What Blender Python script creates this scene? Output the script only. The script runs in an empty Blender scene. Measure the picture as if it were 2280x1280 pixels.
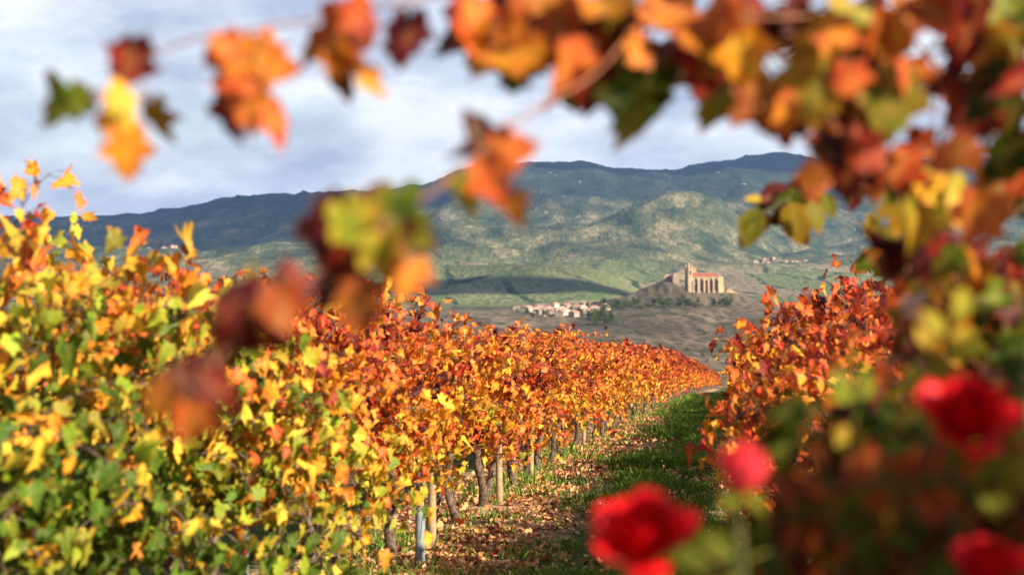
import bpy, math, random
import numpy as np
from mathutils import Vector, Matrix

R = math.radians
SC = bpy.context.scene
COL = SC.collection
PXF = 2280 * 50 / 36.0            # focal length in photo pixels
EYE = 1.48

# ------------------------------------------------------------------ camera
cd = bpy.data.cameras.new('camera')
cd.lens = 50; cd.sensor_width = 36
cd.clip_start = 0.05; cd.clip_end = 60000
cd.dof.use_dof = True
cd.dof.focus_distance = 14.5
cd.dof.aperture_fstop = 2.8
cam = bpy.data.objects.new('camera', cd); COL.objects.link(cam)
cam.location = (0, 0, EYE); cam.rotation_euler = (R(90), 0, 0)
SC.camera = cam

# ------------------------------------------------------------------ light
SUN = Vector((0.68, -0.54, 0.51)).normalized()      # towards the sun
SUN_EL = math.asin(SUN.z); SUN_AZ = math.atan2(SUN.x, SUN.y)
sl = bpy.data.lights.new('sun', 'SUN'); sl.energy = 5.0; sl.angle = R(0.5); sl.color = (1.0, 0.87, 0.70)
so = bpy.data.objects.new('sun', sl); COL.objects.link(so)
so.rotation_euler = SUN.to_track_quat('Z', 'Y').to_euler()

W = bpy.data.worlds.new('World'); SC.world = W; W.use_nodes = True
def build_world():
    nt = W.node_tree; nt.nodes.clear(); N = nt.nodes.new; L = nt.links.new
    out = N('ShaderNodeOutputWorld'); bg = N('ShaderNodeBackground'); L(bg.outputs[0], out.inputs[0])
    sky = N('ShaderNodeTexSky'); sky.sky_type = 'NISHITA'; sky.sun_disc = False
    sky.sun_elevation = SUN_EL; sky.sun_rotation = SUN_AZ
    sky.air_density = 1.2; sky.dust_density = 0.6
    bg.inputs[1].default_value = 0.060
    tc = N('ShaderNodeTexCoord'); sep = N('ShaderNodeSeparateXYZ'); L(tc.outputs['Generated'], sep.inputs[0])
    def m(op, a, b=None, c=None):
        n = N('ShaderNodeMath'); n.operation = op
        for i, v in enumerate((a, b, c)):
            if v is None: continue
            if isinstance(v, (int, float)): n.inputs[i].default_value = v
            else: L(v, n.inputs[i])
        return n.outputs[0]
    zz = m('ADD', m('MAXIMUM', sep.outputs[2], 0.0), 0.42)
    cx = m('DIVIDE', sep.outputs[0], zz); cy = m('DIVIDE', sep.outputs[1], zz)
    cmb = N('ShaderNodeCombineXYZ'); L(cx, cmb.inputs[0]); L(m('MULTIPLY', cy, 1.25), cmb.inputs[1])
    n1 = N('ShaderNodeTexNoise'); n1.inputs['Scale'].default_value = 2.0; n1.inputs['Detail'].default_value = 8
    n1.inputs['Roughness'].default_value = 0.52; n1.inputs['Distortion'].default_value = 0.35
    L(cmb.outputs[0], n1.inputs['Vector'])
    mp = N('ShaderNodeMapping'); mp.inputs['Location'].default_value = (3.7, 1.9, 0.4); L(cmb.outputs[0], mp.inputs[0])
    n2 = N('ShaderNodeTexNoise'); n2.inputs['Scale'].default_value = 4.2; n2.inputs['Detail'].default_value = 6
    n2.inputs['Roughness'].default_value = 0.56; L(mp.outputs[0], n2.inputs['Vector'])
    # cover of cloud: nearly closed low down, broken overhead
    cov = N('ShaderNodeMapRange'); cov.inputs[1].default_value = 0.30; cov.inputs[2].default_value = 0.50; cov.inputs[3].default_value = 0.55
    L(n1.outputs[0], cov.inputs[0])
    # cloud brightness
    cr = N('ShaderNodeValToRGB'); e = cr.color_ramp.elements
    e[0].position = 0.36; e[0].color = (3.6, 4.0, 4.95, 1)
    e[1].position = 0.62; e[1].color = (7.6, 7.7, 7.9, 1)
    k = cr.color_ramp.elements.new(0.50); k.color = (5.5, 5.8, 6.5, 1)
    low = N('ShaderNodeMapRange'); L(sep.outputs[2], low.inputs[0]); low.inputs[1].default_value = 0.05; low.inputs[2].default_value = 0.13; low.inputs[3].default_value = 0.04; low.inputs[4].default_value = 0.0
    L(m('ADD', n2.outputs[0], low.outputs[0]), cr.inputs[0])
    hi = N('ShaderNodeMapRange'); L(sep.outputs[2], hi.inputs[0])
    hi.inputs[1].default_value = 0.25; hi.inputs[2].default_value = 0.6; hi.inputs[3].default_value = 1.0; hi.inputs[4].default_value = 0.30
    f = m('MULTIPLY', cov.outputs[0], hi.outputs[0])
    f = m('MULTIPLY', f, 0.95)
    mx = N('ShaderNodeMix'); mx.data_type = 'RGBA'; L(f, mx.inputs['Factor'])
    L(sky.outputs[0], mx.inputs[6]); L(cr.outputs[0], mx.inputs[7])
    L(mx.outputs[2], bg.inputs[0])
build_world()

SC.view_settings.view_transform = 'Standard'; SC.view_settings.look = 'None'
SC.view_settings.exposure = 1.36; SC.view_settings.gamma = 1.0
cy = SC.cycles
cy.use_denoising = True
cy.max_bounces = 8; cy.diffuse_bounces = 3; cy.transmission_bounces = 4; cy.volume_bounces = 1; cy.transparent_max_bounces = 8
cy.sample_clamp_indirect = 6.0

# ------------------------------------------------------------------ helpers
def at(px, py, Y):                      # a photo pixel at depth Y -> world point
    return np.array([(px - 1140) / PXF * Y, Y, EYE + (640 - py) / PXF * Y])

def meta(o, label=None, cat=None, group=None, kind=None):
    if label: o['label'] = label
    if cat: o['category'] = cat
    if group: o['group'] = group
    if kind: o['kind'] = kind
    return o

def empty(name, loc, rz=0.0, label=None, cat=None, group=None):
    o = bpy.data.objects.new(name, None); COL.objects.link(o)
    o.empty_display_size = 0.1
    o.location = loc; o.rotation_euler = (0, 0, rz)
    return meta(o, label, cat, group)

class MB:
    def __init__(s): s.v = []; s.f = []; s.t = []; s.n = 0
    def add(s, v, faces, tint=None):
        v = np.asarray(v, float).reshape(-1, 3)
        for f in (faces if isinstance(faces, list) else [faces]):
            f = np.asarray(f, int)
            if len(f): s.f.append(f + s.n)
        s.v.append(v)
        if tint is None: tint = np.zeros((len(v), 3))
        tint = np.asarray(tint, float)
        if tint.ndim == 1: tint = np.repeat(tint[None], len(v), 0)
        s.t.append(tint); s.n += len(v)
        return s
    def mesh(s, name, mat, smooth=True):
        v = np.concatenate(s.v); t = np.concatenate(s.t)
        me = bpy.data.meshes.new(name)
        sizes = np.concatenate([np.full(len(f), f.shape[1]) for f in s.f])
        loops = np.concatenate([f.ravel() for f in s.f])
        me.vertices.add(len(v)); me.vertices.foreach_set('co', v.astype(np.float32).ravel())
        me.loops.add(len(loops)); me.loops.foreach_set('vertex_index', loops.astype(np.int32))
        me.polygons.add(len(sizes))
        me.polygons.foreach_set('loop_start', np.concatenate([[0], np.cumsum(sizes)[:-1]]).astype(np.int32))
        me.polygons.foreach_set('use_smooth', np.full(len(sizes), smooth))
        a = me.attributes.new('tint', 'FLOAT_COLOR', 'POINT')
        a.data.foreach_set('color', np.concatenate([t, np.ones((len(t), 1))], 1).astype(np.float32).ravel())
        me.materials.append(mat)
        me.update(calc_edges=True); me.validate()
        return me
    def build(s, name, mat, parent=None, smooth=True):
        o = bpy.data.objects.new(name, s.mesh(name, mat, smooth)); COL.objects.link(o)
        if parent: o.parent = parent
        return o

def unit(a):
    a = np.asarray(a, float); return a / np.maximum(np.linalg.norm(a, axis=-1, keepdims=True), 1e-9)

def tube(mb, pts, rad, k=6, tint=None):
    pts = np.asarray(pts, float); n = len(pts)
    rad = np.broadcast_to(np.asarray(rad, float), (n,))
    tan = unit(np.gradient(pts, axis=0))
    ref = np.array([0.3, 0.9, 0.2]) if abs(tan[0] @ np.array([0.3, 0.9, 0.2])) < 0.8 else np.array([1.0, 0, 0])
    a = unit(np.cross(tan, ref)); b = np.cross(tan, a)
    th = np.arange(k) * 2 * math.pi / k
    ring = pts[:, None] + rad[:, None, None] * (a[:, None] * np.cos(th)[None, :, None] + b[:, None] * np.sin(th)[None, :, None])
    idx = np.arange(n * k).reshape(n, k); nx = np.roll(idx, -1, 1)
    q = np.stack([idx[:-1], nx[:-1], nx[1:], idx[1:]], -1).reshape(-1, 4)
    mb.add(ring.reshape(-1, 3), [q, idx[-1][None, :], idx[0][::-1][None, :]], tint)

def smooth_line(ctrl, n):               # Catmull-Rom through control points
    c = np.asarray(ctrl, float); c = np.vstack([2 * c[0] - c[1], c, 2 * c[-1] - c[-2]])
    out = []
    m = len(c) - 3
    for i in range(m):
        t = np.linspace(0, 1, max(2, n // m), endpoint=(i == m - 1))[:, None]
        p0, p1, p2, p3 = c[i:i + 4]
        out.append(0.5 * (2 * p1 + (p2 - p0) * t + (2 * p0 - 5 * p1 + 4 * p2 - p3) * t * t + (3 * p1 - p0 - 3 * p2 + p3) * t ** 3))
    return np.concatenate(out)

def box(mb, x0, x1, y0, y1, z0, z1, tint=None):
    v = [(x, y, z) for z in (z0, z1) for y in (y0, y1) for x in (x0, x1)]
    f = np.array([(0, 2, 3, 1), (4, 5, 7, 6), (0, 1, 5, 4), (2, 6, 7, 3), (0, 4, 6, 2), (1, 3, 7, 5)])
    mb.add(v, f, tint)

# value noise
_rng0 = np.random.default_rng(11)
_PERM = _rng0.permutation(512); _PERM = np.concatenate([_PERM, _PERM]); _VAL = _rng0.random(512)
def vnoise(x, y, seed=0):
    xi = np.floor(x).astype(int); yi = np.floor(y).astype(int); fx = x - xi; fy = y - yi
    fx = fx ** 3 * (fx * (fx * 6 - 15) + 10); fy = fy ** 3 * (fy * (fy * 6 - 15) + 10)
    h = lambda a, b: _VAL[_PERM[(_PERM[(a + seed * 37) & 511] + b) & 511]]
    return (h(xi, yi) * (1 - fx) + h(xi + 1, yi) * fx) * (1 - fy) + (h(xi, yi + 1) * (1 - fx) + h(xi + 1, yi + 1) * fx) * fy
def fbm(x, y, oct=5, seed=0, gain=0.5, ridged=False):
    s = 0; a = 1; tot = 0
    for o in range(oct):
        n = vnoise(x, y, seed + o) * 2 - 1
        if ridged: n = 1 - 2 * np.abs(n)
        s = s + a * n; tot += a; a *= gain
        x, y = 1.9 * (0.8 * x - 0.6 * y) + 3.1, 1.9 * (0.6 * x + 0.8 * y) + 7.7
    return s / tot

# ------------------------------------------------------------------ materials
class MT:
    def __init__(s, name):
        s.m = bpy.data.materials.new(name); s.m.use_nodes = True
        s.t = s.m.node_tree; s.t.nodes.clear()
        s.out = s.N('ShaderNodeOutputMaterial')
    def N(s, ty, **kw):
        n = s.t.nodes.new(ty)
        for k, v in kw.items(): setattr(n, k, v)
        return n
    def put(s, v, sock):
        if isinstance(v, bpy.types.NodeSocket): s.t.links.new(v, sock)
        elif v is not None:
            if sock.type == 'RGBA' and len(v) == 3: v = (*v, 1)
            sock.default_value = v
    def math(s, op, a, b=None, clamp=False):
        n = s.N('ShaderNodeMath', operation=op, use_clamp=clamp); s.put(a, n.inputs[0]); s.put(b, n.inputs[1]); return n.outputs[0]
    def noise(s, vec, scale, detail=4, rough=0.5, out=0, dist=0.0):
        n = s.N('ShaderNodeTexNoise'); n.inputs['Scale'].default_value = scale; n.inputs['Detail'].default_value = detail
        n.inputs['Roughness'].default_value = rough; n.inputs['Distortion'].default_value = dist; s.put(vec, n.inputs['Vector']); return n.outputs[out]
    def voro(s, vec, scale, out='Distance', feature='F1'):
        n = s.N('ShaderNodeTexVoronoi', feature=feature); n.inputs['Scale'].default_value = scale; s.put(vec, n.inputs['Vector']); return n.outputs[out]
    def ramp(s, fac, stops, interp='LINEAR'):
        n = s.N('ShaderNodeValToRGB'); n.color_ramp.interpolation = interp; e = n.color_ramp.elements
        while len(e) < len(stops): e.new(0.5)
        for q, (p, c) in zip(e, stops): q.position = p; q.color = (*c, 1) if len(c) == 3 else c
        s.put(fac, n.inputs[0]); return n.outputs[0]
    def rng(s, v, a, b, c=0.0, d=1.0):
        n = s.N('ShaderNodeMapRange'); s.put(v, n.inputs[0])
        for i, q in enumerate((a, b, c, d)): n.inputs[i + 1].default_value = q
        return n.outputs[0]
    def mix(s, f, a, b, blend='MIX'):
        n = s.N('ShaderNodeMix', data_type='RGBA', blend_type=blend); s.put(f, n.inputs[0]); s.put(a, n.inputs[6]); s.put(b, n.inputs[7]); return n.outputs[2]
    def pos(s): return s.N('ShaderNodeNewGeometry').outputs['Position']
    def objc(s): return s.N('ShaderNodeTexCoord').outputs['Object']
    def tint(s):
        a = s.N('ShaderNodeAttribute'); a.attribute_name = 'tint'
        p = s.N('ShaderNodeSeparateColor'); s.put(a.outputs['Color'], p.inputs[0]); return p.outputs
    def bump(s, h, st=0.5, dist=0.05):
        n = s.N('ShaderNodeBump'); n.inputs['Strength'].default_value = st; n.inputs['Distance'].default_value = dist; s.put(h, n.inputs['Height']); return n.outputs[0]
    def bsdf(s, col, rough=0.8, spec=0.3, normal=None):
        b = s.N('ShaderNodeBsdfPrincipled'); s.put(col, b.inputs['Base Color']); s.put(rough, b.inputs['Roughness'])
        b.inputs['Specular IOR Level'].default_value = spec; s.put(normal, b.inputs['Normal']); return b.outputs[0]
    def end(s, sh): s.t.links.new(sh, s.out.inputs[0]); return s.m

LEAF_STOPS = [(0.00, (0.06, 0.115, 0.010)), (0.12, (0.19, 0.25, 0.014)), (0.24, (0.36, 0.32, 0.03)), (0.36, (0.66, 0.36, 0.028)),
              (0.50, (0.72, 0.25, 0.015)), (0.62, (0.60, 0.17, 0.035)), (0.74, (0.60, 0.09, 0.018)), (0.86, (0.38, 0.035, 0.016)), (1.0, (0.085, 0.012, 0.018))]
def leaf_material(name, trans=0.33, vary=0.26, spec=0.2, gain=1.0):
    t = MT(name); hue, br, edge = t.tint()
    oi = t.N('ShaderNodeObjectInfo'); sp = t.N('ShaderNodeSeparateColor'); t.put(oi.outputs['Color'], sp.inputs[0])
    n = t.noise(t.objc(), 26.0, 3, 0.6)
    h = t.math('ADD', hue, sp.outputs[0])
    h = t.math('ADD', h, t.math('MULTIPLY', t.math('SUBTRACT', n, 0.5), vary))
    h = t.math('ADD', h, t.math('MULTIPLY', t.math('POWER', edge, 2.0), 0.10), True)
    col = t.ramp(h, LEAF_STOPS)
    v = t.N('ShaderNodeCombineColor')
    for i in range(3): t.put(t.math('MULTIPLY', br, gain), v.inputs[i])
    col = t.mix(1.0, col, v.outputs[0], 'MULTIPLY')
    col2 = t.mix(t.rng(n, 0.62, 0.72, 0, 0.55), col, (0.16, 0.07, 0.03))
    col2 = t.mix(t.math('MULTIPLY', t.rng(edge, 0.05, 0.25, 1, 0), 0.16), col2, (0.55, 0.42, 0.12))
    col2 = t.mix(t.math('MULTIPLY', t.math('MULTIPLY', t.rng(edge, 0.72, 0.98), t.rng(n, 0.46, 0.56)), 0.6), col2, (0.20, 0.08, 0.03))
    d = t.bsdf(col2, 0.55, spec)
    tr = t.N('ShaderNodeBsdfTranslucent'); t.put(col2, tr.inputs[0])
    mx = t.N('ShaderNodeMixShader'); mx.inputs[0].default_value = trans
    t.t.links.new(d, mx.inputs[1]); t.t.links.new(tr.outputs[0], mx.inputs[2])
    return t.end(mx.outputs[0])
M_LEAF = leaf_material('vine_leaf')
M_CLOSE = leaf_material('close_vine_leaf', 0.36, 0.75, 0.15)

def simple(name, stops, scale, rough=0.85, bump=0.4, bdist=0.01, detail=5, spec=0.25, coord='obj'):
    t = MT(name); p = t.objc() if coord == 'obj' else t.pos()
    n = t.noise(p, scale, detail, 0.6)
    return t.end(t.bsdf(t.ramp(n, stops), rough, spec, t.bump(n, bump, bdist)))
M_BARK = simple('vine_bark', [(0.3, (0.035, 0.024, 0.017)), (0.5, (0.10, 0.068, 0.048)), (0.7, (0.22, 0.16, 0.115))], 38, 0.9, 0.8, 0.01)
M_CANE = simple('vine_cane', [(0.3, (0.17, 0.06, 0.03)), (0.7, (0.33, 0.14, 0.07))], 30, 0.6, 0.3, 0.003)
M_POST_G = simple('grey_post', [(0.3, (0.15, 0.18, 0.19)), (0.7, (0.28, 0.31, 0.31))], 14, 0.7, 0.3, 0.004)
M_POST_W = simple('wood_post', [(0.3, (0.22, 0.15, 0.08)), (0.7, (0.40, 0.30, 0.17))], 18, 0.85, 0.5, 0.006)
M_ROSE_STEM = simple('rose_stem', [(0.3, (0.05, 0.07, 0.02)), (0.7, (0.10, 0.12, 0.045))], 25, 0.5, 0.2, 0.002)

def rose_mat():
    t = MT('rose_petal'); h, br, e = t.tint()
    col = t.ramp(h, [(0.0, (0.60, 0.001, 0.004)), (0.25, (0.70, 0.004, 0.018)), (0.5, (0.80, 0.05, 0.07)), (1.0, (0.8, 0.22, 0.2))])
    d = t.bsdf(col, 0.55, 0.25); tr = t.N('ShaderNodeBsdfTranslucent'); t.put(col, tr.inputs[0])
    mx = t.N('ShaderNodeMixShader'); mx.inputs[0].default_value = 0.12
    t.t.links.new(d, mx.inputs[1]); t.t.links.new(tr.outputs[0], mx.inputs[2]); return t.end(mx.outputs[0])
M_ROSE = rose_mat()

# ------------------------------------------------------------------ terrain
RD = 0.1547                             # the rows run along (RD, 1)
def ground_z(X, Y):
    Y = np.asarray(Y, float); Yp = np.maximum(Y, 0)
    z = -0.068 * Yp + 0.95 * (1 - np.exp(-Yp / 25.0)) - 0.03 * np.minimum(Y, 0)
    return z
def gz(X, Y): return float(ground_z(X, Y))

PXS = np.array([-3000, -600, 0, 300, 450, 600, 700, 850, 950, 1020, 1100, 1180, 1300, 1380, 1430, 1500, 1540, 1600, 1650, 1740, 1800, 1900, 2000, 2300, 2900, 5000.])
def prof(**k): return k
def P_(pairs):
    xs, ys = zip(*pairs); return np.interp(PXS, xs, ys)
STN = [  # depth, photo row of the land at that depth, over the photo columns
    (180, P_([(0, 854), (1, 854)])), (250, P_([(0, 880), (1, 880)])), (430, P_([(0, 890), (1, 890)])), (640, P_([(0, 842), (1, 842)])),
    (900, P_([(0, 770), (1200, 765), (1450, 775), (1600, 782), (2200, 775)])),
    (1150, P_([(0, 722), (1200, 724), (1450, 728), (1600, 735), (1700, 730), (2200, 720)])),
    (1330, P_([(0, 700), (1200, 702), (1450, 703), (1600, 704), (2200, 690)])),
    (1800, P_([(0, 682), (900, 682), (1250, 684), (1450, 690), (2200, 672)])),
    (2050, P_([(0, 660), (900, 662), (1100, 655), (1300, 650), (1450, 672), (1650, 665), (2200, 650)])),
    (2400, P_([(0, 632), (600, 628), (900, 606), (1050, 596), (1180, 590), (1250, 588), (1310, 603), (1380, 624), (1440, 642), (1600, 640), (1900, 635), (2300, 630)])),
    (3000, P_([(0, 622), (600, 618), (1000, 604), (1300, 606), (1500, 612), (1700, 610), (2300, 610)])),
    (3500, P_([(0, 600), (300, 592), (700, 585), (1000, 568), (1200, 585), (1350, 565), (1500, 570), (1620, 590), (1750, 604), (1900, 590), (2300, 580)])),
    (4300, P_([(0, 570), (300, 575), (700, 575), (900, 540), (1020, 512), (1120, 520), (1250, 545), (1380, 500), (1450, 470), (1540, 458), (1590, 470), (1650, 520), (1740, 565), (1850, 575), (2000, 550), (2300, 540)])),
    (5200, P_([(0, 560), (300, 560), (700, 545), (900, 520), (1020, 480), (1150, 500), (1300, 490), (1430, 500), (1540, 480), (1650, 470), (1740, 500), (1850, 520), (2000, 480), (2300, 480)])),
    (7200, P_([(-600, 520), (0, 505), (260, 497), (330, 488), (390, 496), (450, 472), (520, 456), (600, 449), (700, 445), (850, 440), (905, 446), (960, 430), (1020, 405), (1100, 388), (1180, 380), (1300, 378), (1400, 386), (1490, 388), (1560, 370), (1640, 362), (1740, 358), (1900, 366), (2300, 380), (2900, 420)])),
    (9000, P_([(-600, 560), (300, 540), (900, 500), (1200, 430), (1740, 410), (2900, 470)])),
    (12000, P_([(-600, 620), (2900, 600)])),
]
def lands(px, Y):
    """height of the far land at direction px (photo column) and depth Y (arrays)"""
    lY = np.log(Y); ds = np.log([s[0] for s in STN])
    zs = np.stack([(640 - s[1]) * s[0] / PXF for s in STN])          # station x column heights
    ci = np.interp(px, PXS, np.arange(len(PXS))); c0 = np.clip(np.floor(ci).astype(int), 0, len(PXS) - 2); cf = ci - c0
    si = np.interp(lY, ds, np.arange(len(ds))); s0 = np.clip(np.floor(si).astype(int), 0, len(ds) - 2); sf = si - s0
    g = lambda a, b: zs[np.clip(a, 0, len(ds) - 1), b]
    def col(c):
        p0, p1, p2, p3 = g(s0 - 1, c), g(s0, c), g(s0 + 1, c), g(s0 + 2, c)
        t = sf; m1 = np.where(np.sign(p1 - p0) == np.sign(p2 - p1), 0.5 * (p2 - p0), 0); m2 = np.where(np.sign(p2 - p1) == np.sign(p3 - p2), 0.5 * (p3 - p2 + p2 - p1), 0)
        return (2 * t**3 - 3 * t**2 + 1) * p1 + (t**3 - 2 * t**2 + t) * m1 + (-2 * t**3 + 3 * t**2) * p2 + (t**3 - t**2) * m2
    return EYE + col(c0) * (1 - cf) + col(c0 + 1) * cf
def land_z(X, Y):
    X = np.asarray(X, float); Y = np.asarray(Y, float)
    px = 1140 + PXF * X / Y
    z = lands(px, Y)
    a = np.interp(Y, [180, 300, 900, 1500, 2000, 3000, 4000, 5200, 7200, 12000], [0, 0.8, 2.0, 1.0, 8, 20, 62, 85, 46, 60])
    z = z + a * fbm(X / 900, Y / 900, 6, 3, 0.52, True) + 0.38 * a * fbm(X / 260, Y / 260, 4, 9, 0.55, True)
    # the castle hill: a ridge with a terrace for the church on its right shoulder
    q = (px - 1487) * 0.4737; d = Y - 1512
    left = np.exp(-np.abs(np.minimum(q, 0) / 44.0) ** 1.3); right = np.exp(-(np.maximum(q, 0) / 80.0) ** 4)
    peak = 24.5 * np.where(q < 0, left, right) * np.exp(-np.abs(np.minimum(d, 0) / 52.0) ** 1.6) * np.exp(-(np.maximum(d, 0) / 150.0) ** 2)
    rough = 1 + 0.14 * fbm(X / 40, Y / 40, 4, 21, 0.5, True)
    flat = 1 / (1 + np.exp(-(q - 14) / 3.0)) * (np.abs(d) < 260) * np.clip((150 - q) / 60, 0, 1)   # terrace right of the ruins
    z = z + 11.0 * np.exp(-(np.abs(q - 10) / 150.0) ** 2 - (d / 170.0) ** 2) * (1 + 0.3 * fbm(X / 60, Y / 60, 3, 33))
    hz = z + peak * rough
    terr = np.minimum(hz, -5.6 + EYE)
    return hz * (1 - flat) + terr * flat

def hill_material():
    t = MT('hill_land'); p = t.pos()
    sx = t.N('ShaderNodeSeparateXYZ'); t.put(p, sx.inputs[0])
    mp = t.N('ShaderNodeMapping'); mp.inputs['Scale'].default_value = (1, 0.30, 1); t.put(p, mp.inputs[0]); q = mp.outputs[0]
    big = t.noise(q, 0.0022, 5, 0.55); mid = t.noise(q, 0.011, 6, 0.62); fine = t.noise(q, 0.06, 5, 0.65)
    mf = t.math('ADD', t.math('MULTIPLY', mid, 0.72), t.math('MULTIPLY', fine, 0.28))
    # fields: a warped patchwork
    wn = t.noise(q, 0.006, 3, 0.5, 1); wv = t.N('ShaderNodeVectorMath', operation='MULTIPLY_ADD'); t.put(wn, wv.inputs[0]); wv.inputs[1].default_value = (110, 110, 0); t.put(q, wv.inputs[2])
    vc = t.N('ShaderNodeTexVoronoi', voronoi_dimensions='2D'); vc.inputs['Scale'].default_value = 0.0085; t.put(wv.outputs[0], vc.inputs['Vector'])
    ve = t.N('ShaderNodeTexVoronoi', voronoi_dimensions='2D', feature='DISTANCE_TO_EDGE'); ve.inputs['Scale'].default_value = 0.0085; t.put(wv.outputs[0], ve.inputs['Vector'])
    cell = t.N('ShaderNodeSeparateColor'); t.put(vc.outputs['Color'], cell.inputs[0])
    field = t.ramp(cell.outputs[0], [(0.0, (0.075, 0.115, 0.035)), (0.2, (0.26, 0.20, 0.12)), (0.36, (0.055, 0.10, 0.028)), (0.5, (0.14, 0.155, 0.06)), (0.62, (0.36, 0.27, 0.17)), (0.74, (0.10, 0.14, 0.045)), (0.88, (0.17, 0.12, 0.085))], 'CONSTANT')
    field = t.mix(0.45, field, t.ramp(mf, [(0.36, (0.06, 0.085, 0.028)), (0.5, (0.17, 0.155, 0.08)), (0.64, (0.33, 0.27, 0.17))]))
    hedge = t.math('MULTIPLY', t.rng(ve.outputs[0], 0.03, 0.06, 1, 0), t.rng(mid, 0.44, 0.5), True)
    field = t.mix(hedge, field, (0.020, 0.038, 0.014))
    scrub = t.ramp(mf, [(0.38, (0.018, 0.030, 0.012)), (0.46, (0.036, 0.050, 0.020)), (0.54, (0.088, 0.092, 0.042)), (0.64, (0.23, 0.19, 0.11))])
    woodc = t.ramp(mf, [(0.36, (0.008, 0.014, 0.010)), (0.52, (0.018, 0.028, 0.015)), (0.68, (0.055, 0.062, 0.034))])
    hgt = t.math('ADD', sx.outputs[2], t.math('MULTIPLY', t.math('SUBTRACT', big, 0.5), 260))
    col = t.mix(t.rng(hgt, 15, 75), field, scrub)
    col = t.mix(t.rng(hgt, 270, 360), col, woodc)
    near = t.ramp(mf, [(0.36, (0.042, 0.038, 0.022)), (0.46, (0.082, 0.066, 0.042)), (0.54, (0.125, 0.092, 0.06)), (0.68, (0.21, 0.155, 0.105))])
    nv = t.N('ShaderNodeCombineColor')
    for k in range(3): t.put(t.rng(cell.outputs[1] if hasattr(cell, 'outputs') else cell, 0, 1, 0.72, 1.32), nv.inputs[k])
    near = t.mix(1.0, near, nv.outputs[0], 'MULTIPLY')
    near = t.mix(t.math('MULTIPLY', hedge, 0.6), near, (0.03, 0.034, 0.018))
    col = t.mix(t.rng(sx.outputs[1], 1560, 1900), near, col)
    # single bushes and trees as dark dots
    v1 = t.voro(q, 0.10); v2 = t.voro(q, 0.045)
    dots = t.math('MULTIPLY', t.rng(v1, 0.26, 0.42, 1, 0), t.rng(mid, 0.47, 0.53), True)
    dots2 = t.math('MULTIPLY', t.rng(v2, 0.24, 0.36, 1, 0), t.rng(fine, 0.44, 0.54), True)
    dd = t.math('MULTIPLY', t.math('MAXIMUM', dots, dots2), t.rng(sx.outputs[1], 900, 2100, 0.7, 0.5))
    col = t.mix(dd, col, (0.014, 0.028, 0.011))
    # pale rock outcrops on the crests
    rk = t.noise(q, 0.02, 6, 0.72)
    rock = t.math('MULTIPLY', t.rng(rk, 0.645, 0.685), t.rng(sx.outputs[2], 140, 300))
    col = t.mix(t.math('MULTIPLY', rock, 0.7), col, (0.50, 0.46, 0.41))
    return t.end(t.bsdf(col, 0.95, 0.1, t.bump(t.math('ADD', mid, v1), 0.7, 4.0)))

def build_land():
    Ys = np.unique(np.concatenate([np.geomspace(178, 1250, 120), np.linspace(1250, 1700, 230), np.geomspace(1700, 12000, 330)]))
    us = np.concatenate([np.linspace(-1.15, -0.36, 60)[:-1], np.linspace(-0.36, 0.05, 230)[:-1], np.linspace(0.05, 0.20, 240)[:-1], np.linspace(0.20, 0.40, 70)[:-1], np.linspace(0.40, 1.15, 60)])
    U, Y = np.meshgrid(us, Ys); X = U * Y
    Z = land_z(X, Y)
    w = np.clip((Y - 178) / 60, 0, 1); w = w * w * (3 - 2 * w)
    Z = ground_z(X, Y) * (1 - w) + Z * w - 0.02 * (1 - w)
    n, k = Y.shape; idx = np.arange(n * k).reshape(n, k)
    q = np.stack([idx[:-1, :-1], idx[:-1, 1:], idx[1:, 1:], idx[1:, :-1]], -1).reshape(-1, 4)
    mb = MB(); mb.add(np.stack([X, Y, Z], -1), q)
    meta(mb.build('hills', hill_material()), 'wooded mountains and dry scrub hills across the valley', None, None, 'structure')

def ground_material():
    t = MT('vineyard_soil'); p = t.pos(); sx = t.N('ShaderNodeSeparateXYZ'); t.put(p, sx.inputs[0])
    w = t.math('SUBTRACT', sx.outputs[0], t.math('MULTIPLY', sx.outputs[1], RD))
    w = t.math('ADD', w, t.math('MULTIPLY', t.math('SUBTRACT', t.noise(p, 1.1, 4, 0.6), 0.5), 1.5))
    ph = t.math('PINGPONG', t.math('ADD', w, 0.80), 1.375)              # 0 at the middle of an alley
    grass = t.rng(ph, 0.40, 0.78, 1, 0)
    f = t.noise(p, 9, 6, 0.65); g = t.noise(p, 45, 4, 0.6)
    soil = t.ramp(f, [(0.3, (0.22, 0.125, 0.07)), (0.5, (0.40, 0.26, 0.16)), (0.7, (0.56, 0.41, 0.28))])
    vc = t.N('ShaderNodeTexVoronoi'); vc.inputs['Scale'].default_value = 17; t.put(p, vc.inputs['Vector'])
    sc_ = t.N('ShaderNodeSeparateColor'); t.put(vc.outputs['Color'], sc_.inputs[0])
    lit = t.ramp(sc_.outputs[0], [(0, (0.42, 0.20, 0.09)), (0.3, (0.52, 0.36, 0.24)), (0.55, (0.30, 0.12, 0.05)), (0.8, (0.55, 0.42, 0.30)), (1, (0.16, 0.08, 0.05))])
    soil = t.mix(t.rng(sc_.outputs[1], 0.45, 0.5), soil, lit)
    gr = t.ramp(g, [(0.3, (0.020, 0.034, 0.008)), (0.5, (0.05, 0.085, 0.016)), (0.7, (0.11, 0.15, 0.03))])
    col = t.mix(grass, soil, gr)
    return t.end(t.bsdf(col, 0.95, 0.15, t.bump(t.math('ADD', f, g), 0.9, 0.04)))

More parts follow.
